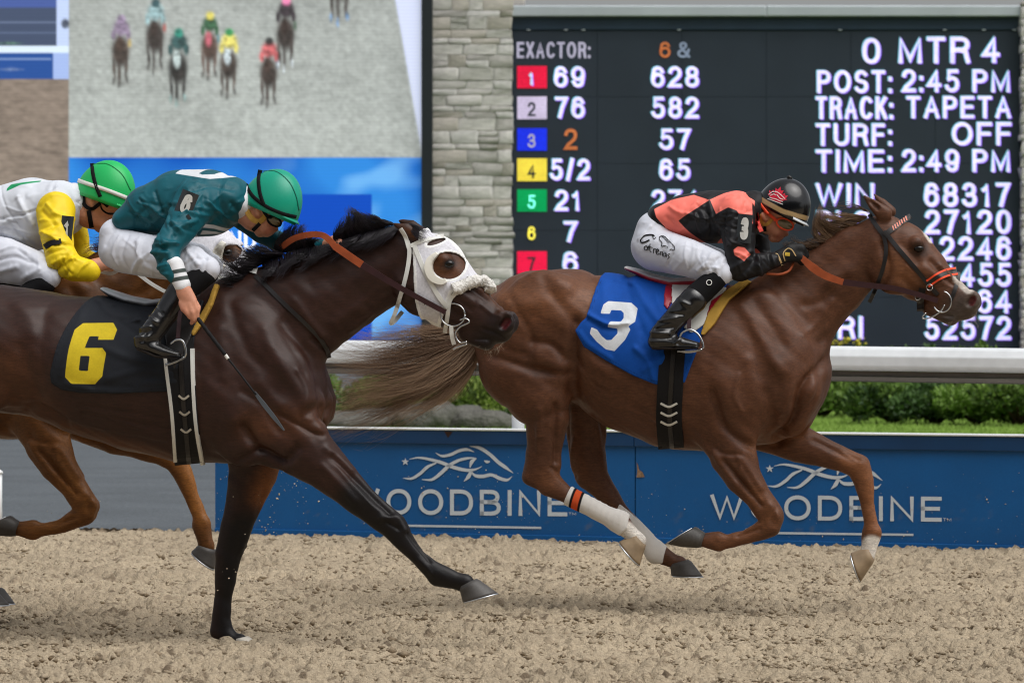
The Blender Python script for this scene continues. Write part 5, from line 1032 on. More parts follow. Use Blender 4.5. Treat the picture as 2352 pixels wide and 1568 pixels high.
sad1 = saddle(fr1, F1, 'dark racing saddle under the rider in white and yellow', [(-134,590,5,.05),(-110,600,9,.08),(-70,614,11,.10),(-20,622,12,.11),(40,620,13,.10),(90,612,14,.08)], M_SAD6,
    [(-29,775),(-34,845),(-38,935),(-33,1004)], 58, None, [('flap', [(-44,622),(26,620),(80,640),(44,720),(10,740),(-30,700)], M_LEA, .018)], [(112,620),(130,622),(90,680),(44,744),(36,742),(60,690)], [([(-14,752),(-7,738),(11,731),(28,740),(39,758),(42,774)], 'arch'), ([(-18,780),(11,782),(39,776)], 'base')], [(16,664),(10,694),(8,734)], .34)
# ---- bridles
def strapset(t, F, name, pts, wd, mat, off=.006, thick=.006, n=30, **k): v, f = ribbon(F, pts, wd, off=off, thick=thick, n=n, **k); return part(t, name, v, f, mat)
b3 = fr3.thing('bridle', 'dark leather bridle with orange noseband on the leading chestnut', 'bridle', fr3.pt(2060, 600, 0))
def z4(*L): return [(1764+.25*x, 392+.25*y) for x, y in L]
strapset(b3, F3, 'headpiece', z4((930,400),(985,490),(1060,590)), 10, M_LEA); strapset(b3, F3, 'cheekpiece', z4((1060,560),(1110,610),(1200,720),(1330,870),(1480,1050),(1560,1140)), 10, M_LEA, off=.008)
strapset(b3, F3, 'throat_lash', z4((1060,590),(1085,720),(1060,880),(1010,1030),(960,1150),(930,1210)), 9, M_LEA); bb = strapset(b3, F3, 'browband', z4((1070,590),(1150,530),(1230,470),(1310,415)), 12, M_LEA, off=.007)
for k in range(7):
    x, y = 1150+k*20, 528-k*15; a = z4((x-6, y-22), (x+6, y+16)); v, f = ribbon(F3, a, 3, off=.010, thick=.004, n=4); part(b3, 'bead', v, f, pm('salmon bead', lin('#d9806a'), .4, .5) if k == 0 else BEAD, under=bb); BEAD = bpy.data.materials['salmon bead']
nb = strapset(b3, F3, 'noseband', z4((1465,1040),(1560,975),(1650,935),(1735,920)), 19, M_LEA, off=.009, across=5)
for o_ in (-7, 7):
    v, f = ribbon(F3, [(x+o_*.35, y+o_*.94) for x, y in z4((1465,1040),(1560,975),(1650,935),(1735,920))], 4.5, off=.012, thick=.004, n=24); part(b3, 'orange_edge', v, f, M_FLO, under=nb)
strapset(b3, F3, 'flash_strap', z4((1750,930),(1745,1000),(1715,1100),(1680,1190)), 9, M_LEA, off=.007); strapset(b3, F3, 'chin_strap', z4((1420,1080),(1400,1180),(1400,1290)), 16, M_LEA, off=.007)
v, f = loop(fr3, circ(2164, 693, 21, 24, -80, 150), .085, .0035, 40); part(b3, 'bit_ring', v, f, M_STEEL); v, f = loop(fr3, [(2170,700),(2160,715),(2140,728),(2122,732),(2119,727),(2127,718)], .085, .0035, 30); part(b3, 'bit_shank', v, f, M_STEEL)
v, f = loop(fr3, circ(2135, 660, 7, 7), .088, .002, 20); part(b3, 'buckle', v, f, M_STEEL); v, f = loop(fr3, circ(2108, 682, 6, 7), .09, .002, 20); part(b3, 'buckle', v, f, M_STEEL)
v, f = ribbon(None, z4((300,790),(400,880),(520,960),(690,1025)), [12,19,17,14], w=[.13,.14,.13,.12], thick=.006, n=30, fr=fr3); rn = part(b3, 'rein_grip', v, f, M_TAN)
v, f = ribbon(None, z4((690,1025),(900,1050),(1150,1080),(1370,1135),(1560,1195)), [14,13,12,12], w=[.12,.115,.11,.10,.09], thick=.005, n=36, fr=fr3); part(b3, 'rein', v, f, M_BRN)
v, f = loop(fr3, [(1760,628),(1790,630),(1812,622),(1822,605)], [.16,.15,.13,.10], .006, 24); part(b3, 'rein_loop', v, f, M_TAN)
v, f = ribbon(F3, [(1715,645),(1690,665),(1660,680),(1640,715)], 5, off=.02, thick=.004, n=20); part(sad3, 'neck_strap', v, f, M_BRN)

b6 = fr6.thing('bridle', 'white bridle with steel ring bit on the dark bay', 'bridle', fr6.pt(1000, 640, 0))
def zB(*L): return [(522.7+.33333*x, 424.7+.33333*y) for x, y in L]
hd6 = fr6.thing('blinker_hood', 'white mesh blinker hood on the dark bay in front', 'hood', fr6.pt(1010, 610, 0))
M_MESH = pm('white mesh fabric', lin('#d3d2d8'), .8, .2, bump=[(260, .5, .002)], masks=[('hem', lin('#e8e8e6'), .002)], var=(120, .10, 2))
hp = zB((1330,275),(1400,292),(1500,335),(1610,450),(1740,615),(1700,690),(1640,710),(1560,745),(1500,880),(1450,985),(1400,965),(1335,945),(1308,800),(1298,600),(1278,400),(1320,385))
eh = ellipse(*zB((1512,556))[0], 34, 31, .2); earh = ellipse(*zB((1424,392))[0], 20, 6, -.35)
F6b = F6
v, q = F6.patch(fr6.uz(hp, .06), .007, .005, holes=[fr6.uz(eh, .1), fr6.uz(earh, .08)]); v = relax(v, q, 1)
uz = v[:, [0, 2]]; hem = np.minimum.reduce([np.abs(polysd(uz, fr6.uz(hp, .06)))-.014, np.abs(polysd(uz, fr6.uz(eh, .1)))-.011, np.abs(polysd(uz, fr6.uz(earh, .08)))-.009]); part(hd6, 'hood', v, q, M_MESH, attrs={'hem': hem})
v, f = ribbon(F6, zB((1440,470),(1392,520),(1382,580),(1410,640),(1470,668),(1500,655)), [8,15,17,16,14,10], off=.030, thick=.028, n=30, across=4); part(hd6, 'blinker_cup', v, f, pm('cream cup', lin('#dcd8cc'), .45, .4))
def fleece(t, fr, F, pts, r, n=40, seed=1):
    c = smoothline(pts, n); p = F.onsurf(c[:, 0], c[:, 1], r*.5); v, f = tube(p, r, 14); rr = np.random.default_rng(seed); v = v+rr.normal(0, .0028, v.shape); return part(t, 'fleece_noseband', v, f, M_FLEECE)
fleece(b6, fr6, F6, [(1040,664),(1058,658),(1085,647),(1108,646),(1122,656),(1127,668)], .026)
strapset(b6, F6, 'cheekpiece', zB((1280,400),(1310,480),(1360,600),(1420,710),(1470,790),(1520,845)), 10, M_WST, off=.014); strapset(b6, F6, 'browband', zB((1260,420),(1340,385),(1420,360),(1490,350)), 9, M_WST, off=.014)
strapset(b6, F6, 'throat_lash', zB((1238,385),(1252,450),(1242,560),(1215,680),(1185,780),(1165,850)), 9, M_WST, off=.012)
v, f = ribbon(None, zB((1166,845),(1145,905),(1122,955),(1150,938),(1205,872)), 9, w=[.075,.07,.05,.02,-.03], thick=.004, n=24, fr=fr6); part(b6, 'throat_lash', v, f, M_WST)
strapset(b6, F6, 'headpiece', zB((1190,300),(1225,360),(1250,440)), 9, M_WST, off=.012)
strapset(b6, F6, 'chin_strap', zB((1570,745),(1530,800),(1515,900),(1495,1020)), 9, M_WST, off=.012); v, f = loop(fr6, circ(*zB((1552,895))[0], 28, 26, 0, 360), .085, .0035, 44); part(b6, 'bit_ring', v, f, M_STEEL)
v, f = loop(fr6, zB((1600,930),(1640,920),(1665,945),(1600,980),(1570,1030),(1600,1085),(1650,1080)), .088, .0035, 40); part(b6, 'bit_shank', v, f, M_STEEL); v, f = ribbon(None, zB((1540,970),(1545,1040),(1560,1100)), 9, w=[.09,.085,.07], thick=.004, n=12, fr=fr6); part(b6, 'bit_strap', v, f, M_WST)
v, f = loop(fr6, zB((1555,1135),(1580,1120),(1640,1100),(1650,1095)), .07, .004, 14); part(b6, 'curb_hook', v, f, M_STEEL); v, f = loop(fr6, circ(*zB((1370,812))[0], 5, 8), .115, .002, 20); part(b6, 'buckle', v, f, M_STEEL)
v, f = ribbon(None, [(645,568),(675,548),(709,539),(739,540),(757,552),(772,570)], 14, w=[.03,.06,.09,.10,.11,.12], thick=.006, n=40, fr=fr6); part(b6, 'rein_grip', v, f, M_TAN)
v, f = ribbon(None, [(770,566),(800,587),(831,608)], 17, w=[.125,.125,.12], thick=.006, n=16, fr=fr6); part(b6, 'rein_grip', v, f, M_TAN)
v, f = ribbon(None, [(831,608),(900,650),(956,681),(1023,717)], [15,13,12,12], w=[.12,.125,.125,.11], thick=.005, n=40, fr=fr6); part(b6, 'rein', v, f, M_BRN)
bp = fr6.thing('breastplate_strap', 'dark strap round the neck and chest of the dark bay', 'strap', fr6.pt(680, 720, 0))
strapset(bp, F6, 'strap', [(585,632),(610,655),(656,701),(700,742),(732,775),(750,802),(756,822)], 9, M_LEA, off=.007, n=50); strapset(bp, F6, 'keeper', [(566,615),(590,622)], 14, M_WST, off=.012, n=8)
# horse 1 hood and rein
hd1 = fr1.thing('blinker_hood', 'white blinker hood on the horse behind the rider in teal', 'hood', fr1.pt(520, 580, 0))
hp = [(420,560),(430,500),(480,490),(540,510),(600,570),(612,640),(570,652),(520,640),(490,660),(462,650),(440,610)]; eh = ellipse(525, 583, 17, 22, .6)
v, q = F1.patch(fr1.uz(hp, .06), .007, .006, holes=[fr1.uz(eh, .1)]); part(hd1, 'hood', v, q, M_MESH, attrs={'hem': np.full(len(v), 1.)})
v, f = ribbon(F1, [(512,556),(500,575),(498,600),(512,614)], [10,20,20,10], off=.035, thick=.03, n=20, across=4); part(hd1, 'blinker_cup', v, f, pm('cream cup', lin('#dcd8cc'), .45, .4))
b1 = fr1.thing('bridle', 'white bridle and reins on the horse behind the dark bay', 'bridle', fr1.pt(440, 640, 0))
v, f = ribbon(None, [(225,622),(255,628),(280,618),(310,625),(345,650),(385,672),(440,690)], 8, w=[.17,.16,.14,.13,.13,.12,.10], thick=.005, n=40, fr=fr1); part(b1, 'rein', v, f, M_WST)
v, f = loop(fr1, circ(560, 668, 22, 22), .09, .004, 30); part(b1, 'bit_ring', v, f, M_STEEL); strapset(b1, F1, 'cheekpiece', [(450,560),(480,610),(520,650),(555,665)], 9, M_WST, off=.014)
# ---- leg bandages
M_WRAP = pm('white bandage', lin('#dcd8d2'), .85, .2, masks=[('band', lin('#d4552b'), .002), ('edge', lin('#171417'), .002)], var=[(9, .08, 3)], bump=[(60, .25, .004), (300, .3, .001)])
def wrap(label, fr, F, poly, near, stripe=None):
    t = fr.thing('leg_bandage', label, 'bandage', fr.pt(*np.mean(poly, 0), (near[0]+near[1])/2), 'white hind leg bandages')
    g = wrinkles(fr, [([(poly[0][0]+i*14, poly[0][1]-6+i*7), (poly[0][0]-14+i*14, poly[0][1]+34+i*7)], 3, 1.6) for i in range(12)])
    P0 = fr.uz(poly, (near[0]+near[1])/2); lo = P0.min(0)-.03; hi = P0.max(0)+.03
    h = .0045; U = np.arange(lo[0], hi[0], h); Z = np.arange(lo[1], hi[1], h); Wd = np.arange(near[0], near[1], h); D = F.sample(U, Wd, Z)-.008
    uz = np.stack(np.meshgrid(U, Z, indexing='ij'), -1); D = np.maximum(D-g(uz[..., 0], uz[..., 1])[:, None], polysd(uz, P0)[:, None].astype(np.float32)); D[:, 0] = D[:, -1] = .05
    v, q = nets(D, np.array((lo[0], near[0], lo[1])), h); v = relax(v, q, 1); A = {'band': np.ones(len(v)), 'edge': np.ones(len(v))}
    if stripe:
        d = polysd(v[:, [0, 2]], fr.uz(stripe, .13)); A['band'] = d; A['edge'] = np.abs(d)-.006
    part(t, 'wrap', v, q, M_WRAP, attrs=A)
wrap('white bandage with orange and black stripe on the near hind leg of the leader', fr3, F3, [(1312,1116),(1340,1124),(1446,1180),(1442,1212),(1424,1230),(1396,1214),(1345,1182),(1293,1160)], (.04, .24), [(1324,1118),(1342,1126),(1328,1178),(1308,1170)])
wrap('white bandage on the far hind leg of the leader', fr3, F3, [(1426,1156),(1450,1176),(1532,1256),(1524,1292),(1500,1296),(1470,1272),(1412,1188)], (-.24, -.03))
# ================================================================ riders
M_SKIN = pm('skin', lin('#c98c70'), .5, .4, var=[(14, .10, 3), (80, .06, 2)], masks=[('flush', lin('#a8604e'), None)])
def silk(name, base, masks=(), rough=.6): return pm(name, lin(base), rough, .3, masks=[(a, lin(c), .0015) for a, c in masks], var=[(6, .06, 3)], bump=[(500, .2, .0008)], folds=[(6, .7, .04), (15, .55, .016)])
M_BRE = pm('white breeches', lin('#d3d6e0'), .6, .3, var=[(7, .04, 3)], bump=[(300, .1, .001)], folds=[(7, .5, .03), (18, .45, .012)]); M_BOOT = pm('black boot leather', lin('#141313'), .22, .5, var=(14, .2, 3), bump=[(70, .2, .003)], folds=[(9, .5, .02)], coat=.35); M_SOLE = pm('boot sole', lin('#2b2624'), .8, .2)
M_BLKC = pm('black knit', lin('#121214'), .85, .2, bump=(260, .4, .002)); M_CREAM = pm('tan chin pad', lin('#b98f45'), .75, .2, var=(30, .12, 3), bump=(80, .4, .004)); M_GLASS = pm('goggle lens', lin('#5a4a26'), .1, .6, coat=1)
def dome(fr, c, ang, R1, R2, B, b0=-10, n=48, m=18):
    a = math.radians(ang); e1 = np.array((math.cos(a), math.sin(a))); e2 = np.array((math.sin(a), -math.cos(a))); V = []
    be = np.radians(np.linspace(b0, 90, m))
    for b in be:
        for al in np.linspace(0, 2*np.pi, n, endpoint=False):
            k = math.cos(b); x = c[0]+e1[0]*R1*math.cos(al)*k+e2[0]*R2*math.sin(b); y = c[1]+e1[1]*R1*math.cos(al)*k+e2[1]*R2*math.sin(b); V.append(fr.pt(x, y, B*math.sin(al)*k))
    f = [[i*n+j, i*n+(j+1) % n, (i+1)*n+(j+1) % n, (i+1)*n+j] for i in range(m-1) for j in range(n)]; f.append(list(range(n))[::-1]); return np.array(V), f
class Helm:
    def __init__(s, t, fr, c, ang, R1, R2, B, mat, visor, vmat, attrs=None):
        s.__dict__.update(t=t, fr=fr, c=np.array(c, float), R1=R1, R2=R2, B=B); a = math.radians(ang); s.e1 = np.array((math.cos(a), math.sin(a))); s.e2 = np.array((math.sin(a), -math.cos(a)))
        v, f = dome(fr, c, ang, R1, R2, B); s.o = part(t, 'helmet', v, f, mat, attrs=attrs(v) if attrs else None)
        if visor:
            V = []; n = 21
            for k, (ri, dn) in enumerate(((.96, .0), (1.0+visor, .07), (1.0+visor, .10), (.96, .05))):
                for al in np.radians(np.linspace(-62, 62, n)):
                    rr = 1+(ri-1)*max(0, math.cos(al*1.35))**.7; p = s.c+s.e1*R1*rr*math.cos(al)-s.e2*R2*(dn+.02); V.append(fr.pt(p[0], p[1], B*rr*math.sin(al)))
            f = [[i*n+j, i*n+j+1, ((i+1) % 4)*n+j+1, ((i+1) % 4)*n+j] for i in range(4) for j in range(n-1)]; part(t, 'visor', np.array(V), f, vmat, under=s.o)
    def w(s, x, y):
        d = np.stack([np.asarray(x)-s.c[0], np.asarray(y)-s.c[1]], -1); a = (d@s.e1)/s.R1; b = (d@s.e2)/s.R2; return s.B*np.sqrt(np.clip(1-a*a-b*b, 0.0, 1))
    def strap(s, name, pts, wd, mat, off=.004, n=24, thick=.004):
        c = smoothline(pts, n); T = np.gradient(c, axis=0); T /= np.linalg.norm(T, axis=1)[:, None]+1e-9; N = np.stack([-T[:, 1], T[:, 0]], 1); R = []
        for a in (-.5, 0, .5):
            p = c+N*wd*a; w = s.w(p[:, 0], p[:, 1])+off; u, z = s.fr.loc(p[:, 0], p[:, 1], w); R.append(np.stack([u, -w, z], -1))
        top = np.stack(R, 1); L = np.concatenate([top, (top+np.array((0, thick+.01, 0)))[:, ::-1]], 1); k = 6; f = [[i*k+j, i*k+(j+1) % k, (i+1)*k+(j+1) % k, (i+1)*k+j] for i in range(n-1) for j in range(k)]
        return part(s.t, name, L.reshape(-1, 3), f+[list(range(k))[::-1], [(n-1)*k+j for j in range(k)]], mat, under=s.o)
    def decal(s, name, polys, mat, off=.003):
        V = []; Fc = []; o = 0
        for pts, fa in polys:
            p = np.asarray(pts, float); w = s.w(p[:, 0], p[:, 1])+off; u, z = s.fr.loc(p[:, 0], p[:, 1], w); V.append(np.stack([u, -w, z], -1)); Fc += [[i+o for i in q] for q in fa]; o += len(p)
        return part(s.t, name, np.concatenate(V), Fc, mat, False, under=s.o)
def limb(fr, p0, p1, r0, r1, w0, w1, b0, b1): return [(*p0, r0, b0, w0), (*p1, r1, b1, w1)]
def folds(lines, r=4, a=5): return [(l, r*(.8+.5*((i*7) % 5)/4), (a if i % 2 == 0 else -a*.7)*(.75+.45*((i*3) % 4)/3)) for i, l in enumerate(lines)]
def autofold(chain, n, seed, amp=4.5, along=.35):
    """irregular creases running across a limb"""
    r = random.Random(seed); out = []
    for i in range(n):
        k = r.randrange(len(chain)-1); t = r.random(); a, b = chain[k], chain[k+1]; x = a[0]+(b[0]-a[0])*t; y = a[1]+(b[1]-a[1])*t; rad = a[2]+(b[2]-a[2])*t
        d = math.atan2(b[1]-a[1], b[0]-a[0])+math.pi/2+r.uniform(-1, 1)*along*2; L = rad*r.uniform(.35, .95); o = r.uniform(-.5, .5)*rad; ux, uy = math.cos(d), math.sin(d); x += ux*o; y += uy*o; bend = r.uniform(-.25, .25)*L
        out.append(([(x-ux*L, y-uy*L), (x-uy*bend, y+ux*bend), (x+ux*L, y+uy*L)], r.uniform(2.4, 4.6), amp*r.uniform(.5, 1.0)*(1 if r.random() < .6 else -.8)))
    return out
def plate(t, fr, c, half, ang, F, mat, digit, dmat, under=None):
    w = -float(F.onsurf(np.array([c[0]]), np.array([c[1]]), .028)[0][1])
    a = math.radians(ang); e1 = np.array((math.cos(a), math.sin(a))); e2 = np.array((-math.sin(a), math.cos(a))); c = np.array(c, float)
    nx = 9; V = []
    for z_ in (0., -.004):
        for i in range(nx):
            x = -1+2*i/(nx-1)
            for y in (-1, 1): p = c+e1*half[0]*x+e2*half[1]*y; V.append(fr.pt(p[0], p[1], w-.010*x*x+z_))
    f = []
    for i in range(nx-1): f += [[2*i, 2*i+1, 2*i+3, 2*i+2], [2*nx+2*i, 2*nx+2*i+2, 2*nx+2*i+3, 2*nx+2*i+1], [2*i, 2*i+2, 2*nx+2*i+2, 2*nx+2*i], [2*i+1, 2*nx+2*i+1, 2*nx+2*i+3, 2*i+3]]
    o = part(t, 'number_plate', np.array(V), f, mat, False, under=under)
    V = []; Fc = []; n0 = 0
    for pts, fa in glyphs(digit, -half[0]*(.5 if digit == '1' else .55), half[0]*(.5 if digit == '1' else .55), -half[1]*.78, half[1]*.78, .17 if digit == '1' else .2):
        for q in pts: p = c+e1*q[0]+e2*q[1]; V.append(fr.pt(p[0], p[1], w+.003-.010*(q[0]/half[0])**2))
        Fc += [[i+n0 for i in k] for k in fa]; n0 += len(pts)
    part(t, 'plate_digit', np.array(V), Fc, dmat, False, under=under); return o
M_PLATE = pm('clear-faced black plate', lin('#33373b'), .25, .5); M_DIG = pm('white digit', lin('#dcdcd8'), .5, .3)
def finger(fr, pts, r, t=None): return [(x, y, r*(1-.12*i), fr.m(r*(1-.12*i)), w) for i, (x, y, w) in enumerate(pts)]

# ---------------------------------------------------------------- rider 3
r3 = fr3.thing('person', 'rider in salmon and black silks with black helmet, crouched low on the leading chestnut', 'person', fr3.pt(1560, 640, 0))
to3 = [(1522,502,36,.13),(1575,499,53,.16),(1635,498,61,.18),(1690,498,60,.19),(1722,486,38,.12)]
an3 = [(1690,492,46,.078,.15),(1698,555,37,.06,.20),(1700,612,30,.052,.21)]; fn3 = [(1700,617,29,.048,.21),(1745,606,25,.042,.18),(1786,595,17,.032,.13)]
af3 = [(1715,500,44,.075,-.15),(1735,560,34,.058,-.18),(1745,602,28,.05,-.18)]; ff3 = [(1745,605,27,.046,-.18),(1785,602,22,.04,-.14),(1820,592,16,.032,-.08)]
pe3 = [(1507,530,46,.14),(1496,566,46,.16)]; tn3 = [(1505,572,50,.09,.09),(1580,592,43,.082,.17),(1636,612,38,.068,.22),(1658,628,26,.058,.23)]; tf3 = [(1505,572,50,.09,-.09),(1580,588,43,.082,-.17),(1640,606,38,.068,-.22),(1668,622,26,.058,-.23)]
kn3 = [(1644,640,26,.054,.24),(1600,680,29,.052,.27)]; kf3 = [(1654,634,26,.054,-.24),(1610,674,29,.052,-.27)]
bo3 = [(1592,690,31,.052,.285),(1548,735,27,.048,.31),(1520,768,27,.044,.325),(1510,782,21,.04,.33)]; ft3 = [(1506,786,15,.036,.33),(1560,787,14,.038,.335),(1600,792,8,.034,.335)]
mir = lambda C, dx=10: [(x+dx, y-4, a, b, -w) for x, y, a, b, w in C]
hdc = [([(1738,492,34,.062),(1764,500,34,.066),(1790,478,52,.076)], .02), ([(1768,505,34,.06),(1786,528,22,.05),(1776,546,11,.03)], .02), ([(1796,528,12,.03),(1806,537,6,.012)], .012), ([(1786,548,9,.025),(1792,545,7,.022)], .008), ([(1754,494,8,.012,.072),(1757,502,6,.01,.072)], .006)]
body = [(to3, .03)]+[(c, .02) for c in (an3, fn3, af3, ff3, pe3, tn3, tf3, kn3, kf3, bo3, ft3, mir(bo3), mir(ft3))]
shr = lambda C: [(*p[:2], max(p[2]-10.0, .5*p[2]), max(p[3]-.020, .5*p[3]), *(p[4:] or (0.,))) for p in C]
gl3 = [([(1790,592,17,.028,.13),(1812,582,19,.026,.12)], .012), ([(1815,574,14,.02,.12),(1838,572,13,.018,.11),(1848,586,11,.016,.09)], .01), ([(1815,588,13,.018,.125),(1836,590,12,.016,.12),(1842,600,10,.015,.09)], .01), ([(1806,572,8,.013,.10),(1826,562,7,.012,.08)], .008)]
glf = [([(x+30, y-4, a, b, -w+.02) for x, y, a, b, w in c], k) for c, k in gl3]
soft(r3, 'body', fr3, [(shr(c), k) for c, k in body]+hdc+[(shr(c), k) for c, k in gl3+glf], .007, M_SKIN, attrs=lambda v: {'flush': .7*sst(1-linedist(v[:, [0, 2]], fr3.uz([(1800,535),(1785,545)], .05))/.03)})
def z3(*L): return [(1306.7+.25*x, 359.3+.25*y) for x, y in L]
PA = [z3((760,480),(900,398),(1120,348),(1285,400),(1180,470),(1000,590),(1100,700),(1260,828),(1150,830),(1000,775),(900,720),(860,640),(790,560)), z3((1290,395),(1400,335),(1500,300),(1570,300),(1680,400),(1700,620),(1640,610),(1560,500),(1480,470),(1360,530)), z3((1295,805),(1380,750),(1430,880),(1380,870)), z3((1540,860),(1580,830),(1640,840),(1690,900),(1640,965),(1590,930),(1550,910))]
def att3(v):
    uz = v[:, [0, 2]]; d = np.minimum.reduce([polysd(uz, fr3.uz(p, .17)) for p in PA]); return {'salmon': d}
fold3 = folds([z3((1380,560),(1340,680)), z3((1450,520),(1400,650)), z3((1480,1060),(1560,1000),(1640,960)), z3((1560,1110),(1640,1040),(1700,960)), z3((1740,1100),(1760,1000),(1740,920)), z3((1850,1050),(1840,960),(1820,900)), z3((900,460),(1050,560)), z3((870,560),(960,640)), z3((1150,420),(1060,520)), z3((1240,480),(1290,640),(1240,760)), z3((1150,520),(1180,680)), z3((1420,600),(1440,800)), z3((1500,620),(1500,800))], 4.5, 5)
J3, jo3 = soft(r3, 'jacket', fr3, [(to3, .03), (an3, .03), (fn3, .015), (af3, .03), (ff3, .015)], .0055, silk('salmon and black silk', '#17171a', [('salmon', '#ff8071')], .5), fold3+autofold(an3, 9, 1)+autofold(fn3, 10, 2)+autofold(to3, 14, 3, 3.5, .9), att3)
B3, bo = soft(r3, 'breeches', fr3, [(pe3, .03), (tn3, .03), (tf3, .03)], .0055, M_BRE, folds([z3((1440,930),(1400,1000),(1330,1060)), z3((1400,930),(1330,1010),(1250,1050)), z3((1330,900),(1280,990),(1200,1050)), z3((1230,870),(1200,960),(1120,1040)), z3((1100,860),(1060,960),(960,1050)), z3((960,900),(900,1000)), z3((720,640),(620,760)), z3((800,600),(700,690)), z3((1430,1000),(1380,1060))], 4, 3.5)+autofold(tn3, 16, 4, 2.6, .5))
soft(r3, 'knee_pad', fr3, [(kn3, .02)], .0055, M_BLKC); soft(r3, 'knee_pad', fr3, [(kf3, .02)], .007, M_BLKC)
bf = folds([z1((1300,440),(1400,420)), z1((1290,480),(1390,470)), z1((1240,500),(1360,505)), z1((1235,530),(1380,530)), z1((1370,300),(1470,350)), z1((1330,390),(1440,400)), z1((1400,560),(1440,520))], 4, 5)
for C1, C2 in ((bo3, ft3), (mir(bo3), mir(ft3))):
    _, b_ = soft(r3, 'boot', fr3, [(C1, .02), (C2, .02)], .0055, M_BOOT, bf); w0 = C2[0][4]; soft(r3, 'sole', fr3, [([(C2[0][0]-4, C2[0][1]+12, 5, .034, w0), (C2[1][0]-20, C2[1][1]+12, 4, .036, w0), (C2[2][0], C2[2][1]+7, 3, .032, w0)], .006)], .004, M_SOLE)
M_GLV = pm('black glove', lin('#151516'), .6, .3, bump=(160, .3, .003)); _, g_ = soft(r3, 'glove', fr3, gl3, .0045, M_GLV); soft(r3, 'glove', fr3, glf, .006, M_GLV)
GF = fauto(fr3, gl3, .0045)
v, f = ribbon(GF, z3((1985,960),(1970,890),(2010,845),(2050,860),(2085,915)), 2.4, off=.003, thick=.003, n=24); part(r3, 'glove_piping', v, f, pm('tan piping', lin('#b59a6c'), .6, .3), under=g_)
v, f = ribbon(GF, z3((1985,895),(2030,900)), 8, off=.003, thick=.003, n=8); part(r3, 'glove_badge', v, f, pm('gold badge', lin('#c9a83a'), .5, .4), under=g_); v, f = ribbon(J3, z3((1905,885),(1935,940),(1960,1000)), 4, off=.004, thick=.004, n=14); part(r3, 'cuff_edge', v, f, pm('tan piping', lin('#b59a6c'), .6, .3), under=g_)
plate(r3, fr3, (1710,525), (17,33), 5, J3, M_PLATE, '3', M_DIG); v, f = ribbon(J3, z3((1450,830),(1500,800),(1560,790)), 3, off=.004, n=12); part(r3, 'plate_band', v, f, M_ELAS)
soft(r3, 'collar', fr3, [([(1732,478,40,.085),(1742,488,37,.08)], .01)], .005, silk('black collar', '#1a1a1c')); v, f = ribbon(J3, z3((1720,520),(1740,620),(1770,690)), 9, off=.006, n=14); part(r3, 'red_lining', v, f, silk('red lining', '#c63a30'))
M_H3 = pm('glossy black helmet cover', lin('#0b0c0e'), .16, .45, masks=[('rim', lin('#a98e64'), .002)], coat=.3, bump=(9, .12, .01)); rl = [(1732,450),(1800,486),(1858,503)]
hm3 = Helm(r3, fr3, (1797,483), 25, 63, 76, .108, M_H3, .12, pm('clear visor', lin('#c9ced2'), .15, .5), lambda v: {'rim': linedist(v[:, [0, 2]], fr3.uz(rl, .08))-.011})
leaf = [(0,-1),(.18,-.62),(.42,-.74),(.36,-.25),(.62,-.5),(.70,-.30),(1,-.34),(.86,-.02),(1,.12),(.52,.42),(.56,.62),(-.56,.62),(-.52,.42),(-1,.12),(-.86,-.02),(-1,-.34),(-.70,-.30),(-.62,-.5),(-.36,-.25),(-.42,-.74),(-.18,-.62)]
ca, sa = math.cos(.3), math.sin(.3); lp = [(1786+23*(x*ca-y*sa), 450+22*(x*sa+y*ca)) for x, y in leaf]; hm3.decal('maple_leaf', [(lp+[(1786, 450)], [[i, (i+1) % 21, 21] for i in range(21)])], pm('red patch', lin('#c9203a'), .5, .3))
wl = [swash(z3(*l), [1.6, 1.6], 12) for l in ([(1835,350),(1870,325),(1910,325),(1950,355),(1985,390)], [(1850,360),(1880,345),(1900,355)], [(1910,350),(1940,385),(1970,395)], [(1840,375),(1870,385),(1900,390),(1930,405),(1965,415)], [(1825,388),(1900,415),(1965,440)])]; hm3.decal('patch_drawing', wl, M_DIG, .005)
hm3.strap('goggle_strap', z3((1735,370),(1760,440),(1830,530)), 6, M_FLO, .006); v, f = tube([fr3.pt(1809, 409, 0), fr3.pt(1812, 406, 0), fr3.pt(1818, 411, 0)], .008, 8); part(r3, 'helmet_button', v, f, M_LEA, under=hm3.o)
HF3 = fauto(fr3, hdc, .005)
v, f = ribbon(HF3, z3((1735,470),(1750,560),(1790,625),(1830,615),(1865,575)), 8, off=.006, thick=.006, n=24); part(r3, 'chin_strap', v, f, M_CREAM); v, f = ribbon(HF3, z3((1800,640),(1800,690)), 7, off=.006, n=8); part(r3, 'strap_end', v, f, M_BLKC)
v, f = ribbon(HF3, z3((1800,500),(1850,540),(1905,590)), 7, off=.010, thick=.005, n=16); part(r3, 'goggle_band', v, f, M_FLO)
def goggles(t, fr, c, rx, ry, ang, w, fm, lm):
    a = math.radians(ang); pts = [(c[0]+rx*math.cos(q)*math.cos(a)-ry*math.sin(q)*math.sin(a), c[1]+rx*math.cos(q)*math.sin(a)+ry*math.sin(q)*math.cos(a)) for q in np.linspace(0, 2*np.pi, 18)]
    ww = [w-.035*(.5+.5*math.cos(q)) for q in np.linspace(0, 2*np.pi, 18)]; v, f = loop(fr, pts, ww, .0045, 40); g = part(t, 'goggle_frame', v, f, fm)
    V = [fr.pt(x, y, k) for (x, y), k in zip(pts, ww)]+[fr.pt(c[0], c[1], w-.008)]; part(t, 'goggle_lens', np.array(V), [[i, (i+1) % 18, 18] for i in range(18)], lm, under=g)
goggles(r3, fr3, (1803,515), 20, 12, 22, .072, M_FLO, M_GLASS)
